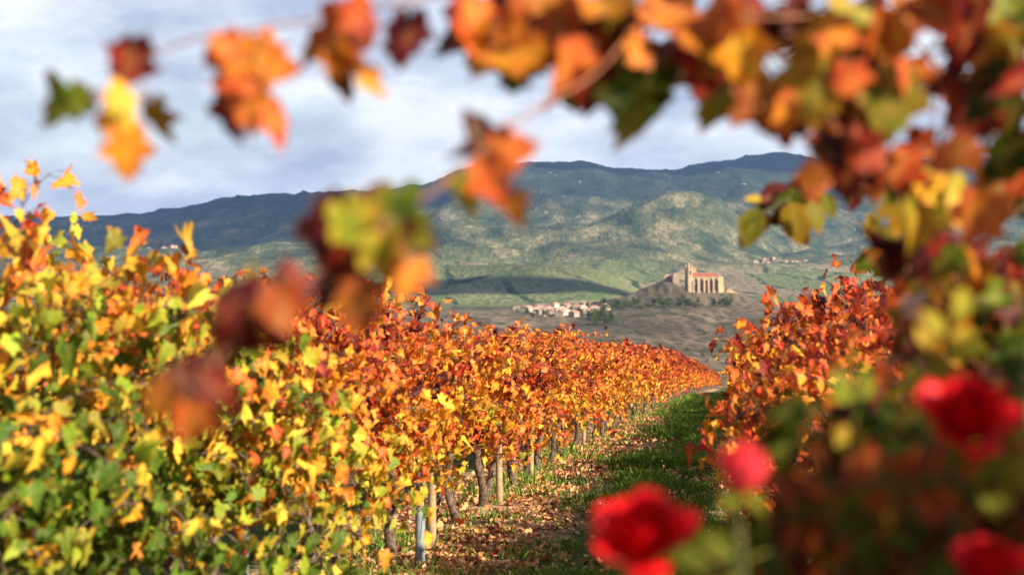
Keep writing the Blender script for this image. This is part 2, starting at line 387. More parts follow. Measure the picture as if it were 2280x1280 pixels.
def build_ground():
    xs = np.concatenate([np.linspace(-260, -14, 40)[:-1], np.linspace(-14, 22, 150)[:-1], np.linspace(22, 260, 40)])
    ys = np.concatenate([np.linspace(-60, 2, 24)[:-1], np.linspace(2, 50, 220)[:-1], np.geomspace(50, 184, 90)])
    X, Y = np.meshgrid(xs, ys)
    Z = ground_z(X, Y) + 0.035 * fbm(X * 1.6, Y * 1.6, 4, 5) * np.clip((Y + 5) / 10, 0, 1) + 0.06 * fbm(X / 4, Y / 4, 3, 6)
    n, k = Y.shape; idx = np.arange(n * k).reshape(n, k)
    q = np.stack([idx[:-1, :-1], idx[:-1, 1:], idx[1:, 1:], idx[1:, :-1]], -1).reshape(-1, 4)
    mb = MB(); mb.add(np.stack([X, Y, Z], -1), q)
    meta(mb.build('ground', ground_material()), 'sloping vineyard soil with a grassy alley between the rows', None, None, 'structure')
build_land(); build_ground()

# clouds above the frame that shade parts of the range
M_CLOUD = MT('cloud_white'); M_CLOUD = M_CLOUD.end(M_CLOUD.bsdf((0.9, 0.9, 0.92), 1.0, 0.0))
def cloud(target, alt, rx, ry, rz, seed):
    c = Vector(target) + SUN * ((alt - target[2]) / SUN.z)
    n, k = 48, 72
    th = np.linspace(0.02, math.pi - 0.02, n); ph = np.arange(k) / k * 2 * math.pi
    T, Pn = np.meshgrid(th, ph, indexing='ij')
    D = np.stack([np.sin(T) * np.cos(Pn), np.sin(T) * np.sin(Pn), np.cos(T)], -1)
    r = 1 + 0.45 * fbm(D[..., 0] * 2.2 + seed, D[..., 1] * 2.2 + D[..., 2], 5, seed)
    V = D * r[..., None] * np.array([rx, ry, rz])
    idx = np.arange(n * k).reshape(n, k); nx = np.roll(idx, -1, 1)
    mb = MB(); mb.add(V, [np.stack([idx[:-1], idx[1:], nx[1:], nx[:-1]], -1).reshape(-1, 4), idx[0][None, :], idx[-1][None, ::-1]])
    o = mb.build('cloud', M_CLOUD); o.location = c
    meta(o, None, None, None, 'structure')
cloud((-2900, 6300, 330), 3000, 2900, 2300, 170, 3)
cloud((1700, 7300, 560), 3200, 2500, 1150, 150, 8)
cloud((-120, 2120, 10), 2300, 380, 85, 60, 14)

# ------------------------------------------------------------------ leaves
_half = [(0.03, 0.04), (0.15, -0.11), (0.31, -0.10), (0.42, 0.05), (0.37, 0.20), (0.53, 0.27), (0.60, 0.50), (0.44, 0.53), (0.30, 0.62), (0.31, 0.80), (0.17, 0.86), (0.0, 1.08)]
def leaf_template():
    V = [(0, 0.05), (0, 0.34), (0, 0.64)]; F = []; E = [0, 0, 0]
    tip = None
    for sgn in (1, -1):
        ids = []
        for i, (x, y) in enumerate(_half):
            if i == len(_half) - 1:
                if tip is None: tip = len(V); V.append((0, y)); E.append(1)
                ids.append(tip)
            else:
                ids.append(len(V)); V.append((sgn * x, y)); E.append(0.15 if i == 0 else (0.6 if i in (4, 8) else 1))
        def tri(a, b, c): F.append((a, b, c) if sgn > 0 else (a, c, b))
        tri(0, 1, ids[0])
        for i in range(0, 8): tri(1, ids[i + 1], ids[i])
        tri(1, 2, ids[8])
        for i in range(8, 11): tri(2, ids[i + 1], ids[i])
    return np.array(V, float), np.array(F), np.array(E, float)
T_FULL = leaf_template()
T_LOW = (np.array([(0, 0.0), (0, 0.5), (0.40, 0.0), (0.55, 0.5), (0, 1.05), (-0.40, 0.0), (-0.55, 0.5)], float),
         np.array([(0, 2, 1), (2, 3, 1), (3, 4, 1), (0, 1, 5), (5, 1, 6), (6, 1, 4)]), np.array([0, 0, 1, 1, 1, 1, 1.]))
_ov = [(0.0, 0.0), (0.22, 0.18), (0.31, 0.42), (0.25, 0.70), (0.0, 1.0)]
T_OVAL = (np.array([(0, 0.33), (0, 0.66)] + _ov + [(-x, y) for x, y in _ov[1:4]], float),
          np.array([(0, 3, 2), (0, 4, 3), (0, 1, 4), (1, 5, 4), (1, 6, 5), (0, 2, 7), (0, 7, 8), (0, 8, 1), (1, 8, 9), (1, 9, 6)]), np.array([0, 0, 0, 1, 1, 1, 1, 1, 1, 1.]))

def add_leaves(mb, pos, dirv, nrm, size, hue, br, rng, T=T_FULL, curl=1.0):
    """N leaves; pos is where the blade meets its stalk, dirv its midrib, nrm its upper side"""
    V, F, E = T; N = len(pos)
    d = unit(dirv); n = np.asarray(nrm, float); n = unit(n - (n * d).sum(-1, keepdims=True) * d); r = np.cross(d, n)
    fold = rng.normal(0.30, 0.28, N)[:, None] * curl; droop = rng.normal(-0.28, 0.30, N)[:, None] * curl
    cup = rng.normal(0.0, 0.5, N)[:, None] * curl; tw = rng.normal(0, 0.35, N)[:, None] * curl
    x = V[None, :, 0] * rng.uniform(0.85, 1.12, (N, 1)); y = V[None, :, 1] * np.ones((N, 1))
    x = x * (1 + rng.normal(0, 0.05, x.shape)); y = y + rng.normal(0, 0.02, y.shape)
    z = fold * np.abs(x) + droop * y * y + cup * x * x + tw * x * y + rng.normal(0, 0.035, x.shape) * curl
    P = pos[:, None] + size[:, None, None] * (x[..., None] * r[:, None] + y[..., None] * d[:, None] + z[..., None] * n[:, None])
    Ff = (F[None] + (np.arange(N) * len(V))[:, None, None]).reshape(-1, 3)
    tint = np.stack([np.broadcast_to(hue[:, None], x.shape), np.broadcast_to(br[:, None], x.shape), np.broadcast_to(E[None], x.shape)], -1)
    mb.add(P.reshape(-1, 3), Ff, tint.reshape(-1, 3))

def grow(start, d0, length, droop, rng, step=0.055, wander=0.10):
    n = max(4, int(length / step)); p = np.array(start, float); d = unit(np.array(d0, float)); out = [p.copy()]
    for i in range(n):
        d = unit(d + rng.normal(0, wander, 3) + np.array([0, 0, -droop * (i / n) * 0.2]))
        p = p + d * step; out.append(p.copy())
    return np.array(out)

def make_vine(seed, T=T_FULL, shoots=17, height=1.0, spread=1.0, size=0.105, lat=1.35, ragged=0.3, low=0.12, foot=0.0, grad=0.27, dry=0.12, inner=9.0, cap=9.0):
    """trunk mesh and foliage mesh of one vine; the row runs along local Y"""
    rng = np.random.default_rng(seed)
    wood = MB(); fol = MB()
    zc = 0.62 + rng.normal(0, 0.05)
    lean = rng.normal(0, 0.07, 2)
    cz = np.linspace(-0.08, zc, 8)
    tr = np.stack([lean[0] * (cz / zc) + 0.025 * np.sin(cz * 9 + seed), lean[1] * (cz / zc) + 0.03 * np.cos(cz * 7 + seed), cz], -1)
    rad = np.linspace(0.040, 0.030, 8) * rng.uniform(0.85, 1.2) * (1 + rng.normal(0, 0.1, 8)); rad[0] *= 1.25; rad[-1] *= 1.25
    tube(wood, tr, rad, 8)
    head = tr[-1]; arms = []
    for s in (-1, 1):
        a = smooth_line([head, head + [0.02, s * 0.18, 0.05 + rng.normal(0, .02)], head + [rng.normal(0, .03), s * 0.40, 0.03], head + [rng.normal(0, .04), s * 0.56, 0.05]], 12)
        tube(wood, a, np.linspace(0.032, 0.014, len(a)), 6); arms.append(a)
    pos = []; dv = []; nv = []; sz = []; hu = []; br = []
    for i in range(shoots):
        a = arms[i % 2]; st = a[rng.integers(0, len(a))]
        side = rng.choice([-1, 1])
        lo = rng.random() < low * 2
        d0 = np.array([side * abs(rng.normal(0.34, 0.22)) * spread, rng.normal(0, 0.22), 1.0 if not lo else 0.35])
        L = (rng.uniform(0.75, 1.2) + (ragged if rng.random() < 0.15 else 0)) * height
        c = grow(st, d0, L, rng.uniform(0.3, 1.3) + (1.2 if lo else 0), rng)
        c = c[:max(4, int((c[:, 2] < cap + rng.normal(0, .05)).cumprod().sum()))]
        tube(wood, c, np.linspace(0.0055, 0.002, len(c)), 4)
        tot = int(len(c) * lat)
        js = rng.integers(1, len(c), tot)
        base = c[js]
        ang = rng.uniform(0, 2 * math.pi, tot)
        kp = np.ones(tot, bool) if foot <= 0 else (base[:, 2] - 0.09 > foot + rng.normal(0, .07, tot)) | (rng.random(tot) < 0.06)
        kp &= np.abs(base[:, 0]) < inner
        base = base[kp]; ang = ang[kp]; tot = len(base)
        if tot == 0: continue
        out = np.stack([np.cos(ang) * 1.15, np.sin(ang) * 0.8, rng.normal(0.15, 0.35, tot)], -1)
        pet = rng.uniform(0.04, 0.13, tot)[:, None]
        p = base + unit(out) * pet
        pw = unit(rng.normal(0, 1, (tot, 3))) * 0.0011; mid_ = (base + p) / 2 + np.array([0, 0, .008])
        qi = np.arange(tot)[:, None] * 6
        wood.add(np.stack([base - pw, base + pw, mid_ - pw, mid_ + pw, p - pw, p + pw], 1).reshape(-1, 3), np.concatenate([qi + np.array([[0, 1, 3, 2]]), qi + np.array([[2, 3, 5, 4]])]))
        dirv = unit(out) * 0.55 + np.array([0, 0, -0.75]) + rng.normal(0, 0.35, (tot, 3))
        nrm = np.stack([np.sign(p[:, 0] + rng.normal(0, .05, tot)) * 0.85, rng.normal(-0.12, 0.4, tot), rng.uniform(0.1, 0.9, tot)], -1) + rng.normal(0, 0.32, (tot, 3))
        pos.append(p); dv.append(dirv); nv.append(nrm); sz.append(size * rng.uniform(0.55, 1.12, tot))
        h = (p[:, 2] - 1.15) * grad + rng.normal(0, 0.095, tot) + rng.normal(0, 0.07) + (rng.random(tot) < dry) * rng.uniform(0.15, 0.38, tot)
        hu.append(h); br.append(np.clip(rng.normal(1.02, 0.30, tot), 0.25, 1.6))
    add_leaves(fol, np.concatenate(pos), np.concatenate(dv), np.concatenate(nv), np.concatenate(sz), np.concatenate(hu), np.concatenate(br), rng, T, 1.8)
    return wood.mesh('trunk', M_BARK), fol.mesh('foliage', M_LEAF)

LOW_VINES = [make_vine(100 + i, T_FULL, 48, 1.0, 0.72, 0.056, 3.2, 0.05, 0.16, 0.0, 0.54, 0.30, cap=1.66) for i in range(5)]
NEAR_VINES = [make_vine(130 + i, T_FULL, 40, 1.0, 0.8, 0.053, 3.4, 0.12, 0.10, 0.42, cap=1.68) for i in range(8)]
FAR_VINES = [make_vine(200 + i, T_LOW, 28, 1.0, 0.8, 0.074, 2.3, 0.15, 0.08, 0.44, cap=1.70) for i in range(6)]
ROW_ANG = -math.atan(RD)
def row_point(off, Y): return (RD * Y + off, Y, gz(0, Y))
def put_vine(protos, k, loc, rz, hue, scale, label, group):
    e = empty('grapevine', loc, rz, label, 'grapevine', group)
    e.scale = (scale[0], scale[1], scale[2])
    w, f = protos[k % len(protos)]
    a = bpy.data.objects.new('trunk', w); a.parent = e; COL.objects.link(a)
    b = bpy.data.objects.new('foliage', f); b.parent = e; b.color = (hue, 0, 0, 1); COL.objects.link(b)
    return e

ROW1 = -2.25; ROWR = 0.78
G1 = 'grapevines of the long row left of the grassy alley'
GR = 'grapevines of the row right of the grassy alley'
near_spec = [  # depth, hue, (sx, sy, sz), label
    (3.35, 0.10, (0.95, 1.05, 1.06), 'green and ochre grapevine cut by the left edge, its leaves largest in the left row'),
    (4.35, 0.11, (0.95, 1.05, 1.17), 'tall grapevine at far left, bright green below with brown ragged top against the sky'),
    (5.15, 0.24, (0.95, 1.0, 1.08), 'grapevine green at its foot and tan above, just right of the tall green one'),
    (5.95, 0.34, (0.95, 1.0, 1.05), 'low topped yellow green grapevine with dips in its crown showing blue mountain'),
    (6.8, 0.49, (0.95, 1.0, 1.10), 'grapevine with golden leaves above the pale bare ground at bottom left'),
    (7.5, 0.72, (1.0, 0.95, 1.04), 'vivid red orange grapevine hanging low over the grass between golden neighbours'),
    (8.3, 0.51, (1.0, 1.0, 1.10), 'yellow and orange grapevine left of the grey round post'),
    (9.35, 0.48, (1.0, 1.0, 1.07), 'golden grapevine growing right behind the grey round post'),
    (10.4, 0.51, (1.0, 1.0, 1.04), 'amber grapevine with dark leaning trunk right of the grey post'),
    (11.5, 0.54, (1.0, 1.0, 1.02), 'orange grapevine just left of the wine red one'),
    (12.5, 0.84, (1.0, 0.9, 0.92), 'wine red grapevine with dark purple leaves beside the pale wooden post'),
    (13.5, 0.48, (1.0, 1.0, 1.02), 'yellow orange grapevine right behind the pale wooden post'),
    (14.6, 0.42, (1.0, 1.0, 1.0), 'bright yellow grapevine, second past the pale wooden post'),
    (15.7, 0.53, (1.0, 1.0, 1.04), 'orange topped grapevine, third past the pale wooden post'),
]
rs = random.Random(5)
for i, (Y, h, s, lab) in enumerate(near_spec):
    put_vine(LOW_VINES if i < 5 else NEAR_VINES, i, row_point(ROW1 + rs.uniform(-.05, .05), Y), ROW_ANG + (math.pi if i % 2 else 0), h, s, lab, G1)
Y = 16.8; i = 0
while Y < 172:
    h = 0.49 + rs.gauss(0, 0.07) + min(0.14, (Y - 16) * 0.006)
    if rs.random() < 0.12: h += 0.2
    sz = 0.97 + rs.uniform(-.05, .07) + min(0.10, (Y - 17) * 0.002)
    if Y < 34: lab = 'orange and gold grapevine in the middle of the left row, small trunk over leaf litter'
    elif Y < 70: lab = 'small red orange grapevine far down the left row where the crowns merge'
    else: lab = 'tiny distant grapevine at the tapering end of the left row'
    put_vine(NEAR_VINES if Y < 26 else FAR_VINES, i * 5 + 2, row_point(ROW1 + rs.uniform(-.06, .06), Y), ROW_ANG + rs.choice((0, math.pi)), h, (1, 1.0, sz), lab, G1 + (', middle' if Y < 34 else ', far' if Y < 70 else ', end'))
    Y += 1.08 * rs.uniform(0.93, 1.08); i += 1
# right row
right_spec = [(7.2, 0.46, (0.95, 1.0, 1.12), 'orange and tan grapevine nearest in the right row, half hidden by blurred leaves'),
              (8.3, 0.47, (0.95, 1.0, 1.10), 'rust red grapevine second in the right row, its lit side facing the camera'),
              (9.3, 0.44, (1.0, 1.0, 1.08), 'orange grapevine third from the near end of the right row'),
              (10.3, 0.42, (1.0, 1.0, 1.06), 'amber grapevine fourth from the near end of the right row')]
for i, (Y, h, s, lab) in enumerate(right_spec):
    put_vine(LOW_VINES, i * 2 + 1, row_point(ROWR, Y), ROW_ANG, h, s, lab, GR)
for i, (Y, o_, h, sz, lab) in enumerate([(4.4, 0.72, 0.72, 0.62, 'low shaded grapevine at lower right, closest of the right row to the roses'), (5.4, 0.66, 0.68, 0.66, 'low rust brown grapevine at lower right between roses and tall orange vine'), (6.3, 0.60, 0.52, 1.02, 'russet and orange grapevine just in front of the tall orange vine at right')]):
    put_vine(LOW_VINES, i + 2, row_point(o_, Y), ROW_ANG, h, (0.9, 1.0, sz), lab, GR)
Y = 11.4; i = 0
while Y < 95:
    put_vine(NEAR_VINES if Y < 20 else FAR_VINES, i * 3, row_point(ROWR + rs.uniform(-.05, .05), Y), ROW_ANG + rs.choice((0, math.pi)), 0.50 + rs.gauss(0, .06), (1, 1, 1.0), 'grapevine of the right row whose shaded flank edges the alley', GR + ', behind')
    Y += 1.1; i += 1
Y = 8.0; i = 0
while Y < 30:
    put_vine(FAR_VINES, i, row_point(-5.0, Y), ROW_ANG, 0.35 + rs.gauss(0, .08), (1, 1, 0.95), 'grapevine of the second row glimpsed through gaps of the left row', 'grapevines of the row behind the left row')
    Y += 1.12; i += 1
Y = 5.5
while Y < 16:
    put_vine(FAR_VINES, i, row_point(3.27, Y), ROW_ANG, 0.45 + rs.gauss(0, .08), (1, 1, 1), 'grapevine of the next row behind the right row', 'grapevines of the row behind the right row')
    Y += 1.12; i += 1

# posts
def post(px, py_foot, Y, h, r, mat, label, lean=0.0, rnd=10):
    p = at(px, py_foot, Y); p[2] = gz(0, Y)
    e = empty('vineyard_post', p, 0, label, 'post', 'posts along the left row')
    mb = MB(); zs = np.array([-0.1, 0.02, h * 0.5, h - 0.02, h, h + 0.004])
    tube(mb, np.stack([zs * lean, zs * 0, zs], -1), [r * 1.03, r, r * 0.98, r * 0.97, r * 0.85, r * 0.4], rnd)
    mb.build('shaft', mat, e)
    c = MB(); tube(c, np.array([[lean * h * .8, -r * 1.05, h * .80], [lean * h * .8, -r * 1.5, h * .805], [lean * h * .8, -r * 1.5, h * .82], [lean * h * .8, -r * 1.05, h * .825]]), 0.004, 5)
    c.build('wire_staple', M_POST_G, e)
post(935, 1210, 9.35, 1.15, 0.034, M_POST_G, 'bluish grey round post standing among golden vines of the left row', 0.01)
post(962, 1200, 9.9, 0.80, 0.030, M_POST_W, 'short weathered wooden post right beside the bluish grey post')
post(1112, 1112, 12.9, 1.35, 0.032, M_POST_W, 'pale yellow wooden post beside the wine red vine', -0.01)
post(549, 1330, 6.35, 1.4, 0.012, M_POST_G, 'thin pale metal stake at the lower left under golden leaves')
post(1182, 1080, 15.6, 1.3, 0.028, M_POST_W, 'slim wooden post in mid row, first past the pale yellow one', 0.02)
post(1300, 1000, 21.8, 1.3, 0.03, M_POST_W, 'slim wooden post in mid row, farthest of the wooden posts', 0.0)

# ------------------------------------------------------------------ grass and fallen leaves
def build_grass():
    rng = np.random.default_rng(3); t = MT('grass_blade'); h, br, e = t.tint()
    col = t.ramp(h, [(0, (0.035, 0.085, 0.010)), (0.45, (0.10, 0.20, 0.018)), (0.8, (0.24, 0.31, 0.035)), (1, (0.38, 0.30, 0.10))])
    tr = t.N('ShaderNodeBsdfTranslucent'); t.put(col, tr.inputs[0]); mx = t.N('ShaderNodeMixShader'); mx.inputs[0].default_value = 0.3
    t.t.links.new(t.bsdf(col, 0.6, 0.2), mx.inputs[1]); t.t.links.new(tr.outputs[0], mx.inputs[2]); mat = t.end(mx.outputs[0])
    N = 420000
    Y = 4.0 * (75 / 4.0) ** (rng.random(N)); w = rng.uniform(-2.6, 0.9, N) 
    dens = np.exp(-((w + 0.72 + 0.25 * fbm(Y * 0.5, Y * 0 + 2, 3, 4)) / 0.52) ** 2) * 1.0 + 0.10
    clump = fbm(w * 2.2, Y * 2.2, 3, 8) + 0.5 * fbm(w * .8, Y * .5, 2, 18)
    keep = rng.random(N) < dens * np.clip(0.62 + 1.5 * clump, 0, 1.2)
    Y = Y[keep]; w = w[keep]; cl = clump[keep]; N = len(Y); X = w + RD * Y
    Z = ground_z(X, Y)
    hgt = rng.uniform(0.04, 0.13, N) * (1 + 0.9 * np.clip(cl, -.5, 1)) * np.interp(Y, [5, 40], [1, 1.2]); wd = 0.0030 + 0.00035 * Y
    a = rng.uniform(0, 2 * math.pi, N); ln = rng.normal(0, 0.5, (N, 2)) * hgt[:, None]
    s = np.stack([np.cos(a), np.sin(a), 0 * a], -1) * wd[:, None]
    b = np.stack([X, Y, Z - .01], -1); m = b + np.stack([ln[:, 0] * .35, ln[:, 1] * .35, hgt * .6], -1); tp = b + np.stack([ln[:, 0], ln[:, 1], hgt], -1)
    V = np.stack([b - s, b + s, m - s * .7, m + s * .7, tp], 1)
    F = np.arange(N)[:, None] * 5
    mb = MB(); hue = np.clip(rng.normal(0.38, 0.2, N) + 0.25 * (rng.random(N) < .12), 0, 1)
    mb.add(V.reshape(-1, 3), [F + np.array([[0, 1, 3, 2]]), F + np.array([[2, 3, 4]])], np.repeat(np.stack([hue, hue, hue], -1), 5, 0))
    meta(mb.build('grass', mat, None, False), 'short green grass growing down the middle of the alley', None, None, 'stuff')
def build_litter():
    rng = np.random.default_rng(9); t = MT('dry_leaf'); h, br, e = t.tint()
    col = t.ramp(h, [(0, (0.54, 0.34, 0.18)), (0.35, (0.48, 0.25, 0.10)), (0.58, (0.58, 0.27, 0.09)), (0.8, (0.34, 0.14, 0.07)), (0.9, (0.30, 0.03, 0.02)), (1, (0.12, 0.05, 0.03))])
    mat = t.end(t.bsdf(col, 0.7, 0.2))
    N = 80000
    Y = 4.0 * (70 / 4.0) ** rng.random(N)
    side = rng.random(N)
    w = np.where(side < .62, rng.normal(-1.98, 0.36, N), np.where(side < .80, rng.normal(0.35, 0.4, N), rng.uniform(-2.9, 1.0, N)))
    kp = rng.random(N) < np.clip(0.55 + 1.6 * fbm(w * 1.8, Y * 1.5, 3, 41), .08, 1); Y = Y[kp]; w = w[kp]; N = len(Y)
    X = w + RD * Y; Z = ground_z(X, Y) + rng.uniform(0.005, 0.04, N)
    a = rng.uniform(0, 2 * math.pi, N); d = np.stack([np.cos(a), np.sin(a), rng.normal(0, .25, N)], -1)
    nr = np.stack([rng.normal(0, .45, N), rng.normal(0, .45, N), np.ones(N)], -1)
    mb = MB(); add_leaves(mb, np.stack([X, Y, Z], -1), d, nr, rng.uniform(0.020, 0.056, N), rng.random(N) ** 1.25, rng.random(N), rng, T_LOW, 1.3)
    meta(mb.build('fallen_leaves', mat), 'dry tan and rust leaves littering the soil under the vines', None, None, 'stuff')
build_grass(); build_litter()

# ------------------------------------------------------------------ church, ruins, town
M_STONE = simple('sandstone', [(0.3, (0.26, 0.175, 0.09)), (0.5, (0.38, 0.265, 0.15)), (0.7, (0.48, 0.35, 0.21))], 0.35, 0.9, 0.5, 0.3, 6)
M_STONE_D = simple('ruin_stone', [(0.3, (0.18, 0.125, 0.08)), (0.5, (0.29, 0.21, 0.135)), (0.7, (0.40, 0.30, 0.20))], 0.4, 0.95, 0.7, 0.5, 6)
M_ROOF = simple('red_roof_tile', [(0.3, (0.22, 0.05, 0.03)), (0.7, (0.34, 0.10, 0.06))], 0.8, 0.85, 0.5, 0.1)
M_GLASS = MT('dark_window'); M_GLASS = M_GLASS.end(M_GLASS.bsdf((0.02, 0.022, 0.03), 0.3, 0.5))
KY = 1500.0; KM = KY / PXF
def cx(px): return (px - 1575) * KM
def cz(py): return EYE + (640 - py) * KM
def prism(mb, poly, y0, y1):            # polygon in x,z pushed from y0 back to y1
    n = len(poly); v = [(x, y0, z) for x, z in poly] + [(x, y1, z) for x, z in poly]
    idx = np.arange(n); nx = (idx + 1) % n
    mb.add(v, [idx[None], idx[::-1][None] + n, np.stack([idx, idx + n, nx + n, nx], -1)])
def arch(x0, x1, z0, z1, k=7):
    r = (x1 - x0) / 2; cxm = (x0 + x1) / 2
    return [(x0, z0), (x1, z0)] + [(cxm + r * math.cos(a), z1 - r + r * 1.25 * math.sin(a)) for a in np.linspace(0, math.pi, k)]
def part(name, mat, parent, fn, smooth=False):
    mb = MB(); fn(mb); return mb.build(name, mat, parent, smooth)
def build_church():
    base = cz(655)
    ch = empty('stone_church', (cx(1575) + (1575 - 1140) * KM, KY, base), 0.10, 'sandstone hilltop church with red roof, tall buttresses and a square bell tower', 'church')
    z = lambda py: cz(py) - base; x = cx
    part('wall', M_STONE, ch, lambda m: (prism(m, [(x(1541), -5), (x(1602), -5), (x(1602), z(615)), (x(1541), z(615))], 0, 16)))
    rf = part('roof', M_ROOF, ch, lambda m: m.add([(x(1540), -0.8, z(615)), (x(1603), -0.8, z(615)), (x(1603), 17, z(615)), (x(1540), 17, z(615)), (x(1542), 8, z(607.5)), (x(1597), 8, z(608.5))],
              [np.array([(0, 1, 5, 4), (2, 3, 4, 5)]), np.array([(1, 2, 5), (3, 0, 4)]), np.array([(0, 3, 2, 1)])]))
    part('cornice', M_STONE, ch, lambda m: box(m, x(1541) , x(1602.6), -0.5, -0.003, z(617.5), z(615.2)))
    # apse: half an octagon at the right end
    def apse(m):
        ang = [math.radians(a) for a in (-90, -45, 0, 45, 90)]
        pl = [(x(1602.05) + 7.0 * math.cos(a) * 0.9, 8 + 7.6 * math.sin(a)) for a in ang]
        n = len(pl); v = [(a, b, -5) for a, b in pl] + [(a, b, z(617)) for a, b in pl] + [(x(1602.05), 8, z(611))]
        i = np.arange(n - 1)
        m.add(v, [np.stack([i, i + 1, i + 1 + n, i + n], -1), np.stack([i + n, i + 1 + n, i * 0 + 2 * n], -1), np.array([(0, n, 2 * n - 1, n - 1)])])
    part('apse', M_STONE, ch, apse)
    for px in (1543, 1553.5, 1567, 1577, 1588, 1600):
        part('buttress', M_STONE, ch, lambda m, px=px: m.add([(x(px) + sx * 0.75, yy, zz) for sx in (-1, 1) for yy, zz in ((-2.4, -5), (-2.4, z(626)), (-0.004, z(619)), (-0.004, -5))],
             [np.array([(0, 1, 2, 3), (7, 6, 5, 4), (0, 4, 5, 1), (1, 5, 6, 2), (0, 3, 7, 4)])]))
    part('buttress', M_STONE, ch, lambda m: m.add([(xx, yy, zz) for yy in (5, 7) for xx, zz in ((x(1612), -5), (x(1619), -5), (x(1615.5), z(640)), (x(1612.5), z(622)))],
             [np.array([(0, 1, 2, 3), (7, 6, 5, 4), (0, 4, 5, 1), (1, 5, 6, 2), (2, 6, 7, 3)])]))
    for px, p0, p1, w in ((1548.5, 646, 634, 2.2), (1548.5, 629, 620, 1.5), (1561, 648, 621, 1.5), (1572, 629, 624, .9), (1582.5, 646, 620, 1.5), (1594, 646, 620, 1.6)):
        f = part('window', M_STONE_D, ch, lambda m: prism(m, arch(x(px) - w * .62 - .25, x(px) + w * .62 + .25, z(p0) - .3, z(p1) + .3), -0.25, -0.006))
        part('pane', M_GLASS, f, lambda m: prism(m, arch(x(px) - w * .62, x(px) + w * .62, z(p0), z(p1)), -0.29, -0.255))
    f = part('door', M_STONE_D, ch, lambda m: prism(m, arch(x(1571.2), x(1574), z(654.6), z(646)), -0.25, -0.006))
    # tower
    tw = part('tower', M_STONE, ch, lambda m: (box(m, x(1531), x(1540.9), -1.6, 14, -6, z(597)), box(m, x(1530.4), x(1541.4), -2.0, 14.4, z(597) + .003, z(595.5))))
    part('belfry', M_STONE, tw, lambda m: [box(m, x(a), x(b), c, d, z(595.5) + .003, z(588)) for a, b, c, d in ((1531, 1533, -1.6, 1), (1538.9, 1540.9, -1.6, 1), (1531, 1533, 11, 14), (1538.9, 1540.9, 11, 14))])
    part('turret', M_STONE, tw, lambda m: m.add([(x(1531), -1, z(588) + .003), (x(1536.5), -1, z(588) + .003), (x(1536.5), 4, z(588) + .003), (x(1531), 4, z(588) + .003), (x(1533.5), 1.5, z(583.5))],
           [np.array([(3, 2, 1, 0)]), np.array([(0, 1, 4), (1, 2, 4), (2, 3, 4), (3, 0, 4)])]))
    part('tower_block', M_STONE, ch, lambda m: (box(m, x(1541.8), x(1558), 16.01, 22, -5, z(595)), box(m, x(1541.2), x(1558.6), 15.6, 22.4, z(595) + .003, z(593.8))))
    f = part('window', M_STONE_D, tw, lambda m: prism(m, arch(x(1534.5), x(1537.8), z(612), z(602)), -1.85, -1.606))
    part('pane', M_GLASS, f, lambda m: prism(m, arch(x(1535), x(1537.3), z(611.6), z(602.6)), -1.89, -1.855))
    return base
def wall_piece(name, x0, x1, y0, y1, tops, foot, mat, label, cat, seed=0):
    """ragged standing wall: tops = photo rows along its length"""
    rng = np.random.default_rng(seed); n = 16
    xs = np.linspace(x0, x1, n); tp = np.interp(np.linspace(0, 1, n), np.linspace(0, 1, len(tops)), tops) + rng.normal(0, 0.7, n)
    ox = (x0 + x1) / 2; o = (cx(ox) + (1575 - 1140) * KM, KY, cz(foot))
    poly = [(cx(x0) - cx(ox), -8), (cx(x1) - cx(ox), -8)] + [(cx(a) - cx(ox), cz(b) - cz(foot)) for a, b in zip(xs[::-1], tp[::-1])]
    e = MB(); prism(e, poly, y0, y1); ob = e.build(name, mat, None, False); ob.location = o
    meta(ob, label, cat)
build_church()
wall_piece('ruined_wall', 1481, 1506, 14, 18, [615, 609, 611, 608, 610], 625, M_STONE_D, 'ruined castle wall along the hill crest left of the church', 'castle ruin', 1)
wall_piece('ruined_tower', 1498, 1512, -2, 10, [612, 606, 608, 611], 640, M_STONE_D, 'broken stone tower stump with a shaded flank left of the church tower', 'castle ruin', 2)
wall_piece('curtain_wall', 1512.5, 1530, 2, 6, [634, 637, 641, 640], 650, M_STONE, 'pale curtain wall stepping down between ruin stump and church tower', 'castle wall', 3)
wall_piece('rampart', 1503, 1511, -26, -8, [655, 652, 654, 660], 676, M_STONE_D, 'left stub of thick rampart standing below the ruins', 'castle wall', 4)
wall_piece('rampart', 1514, 1522, -24, -10, [656, 655, 658], 676, M_STONE, 'right stub of thick rampart standing below the ruins', 'castle wall', 5)
wall_piece('terrace_wall', 1531, 1640, -9, -6.5, [653.5, 654, 654.5, 654, 655], 660, M_STONE, 'long low terrace wall in front of the church', 'castle wall', 6)
wall_piece('boundary_wall', 1618, 1645, 4, 8, [646, 643, 648, 651], 655, M_STONE, 'broken boundary wall right of the church apse', 'castle wall', 7)

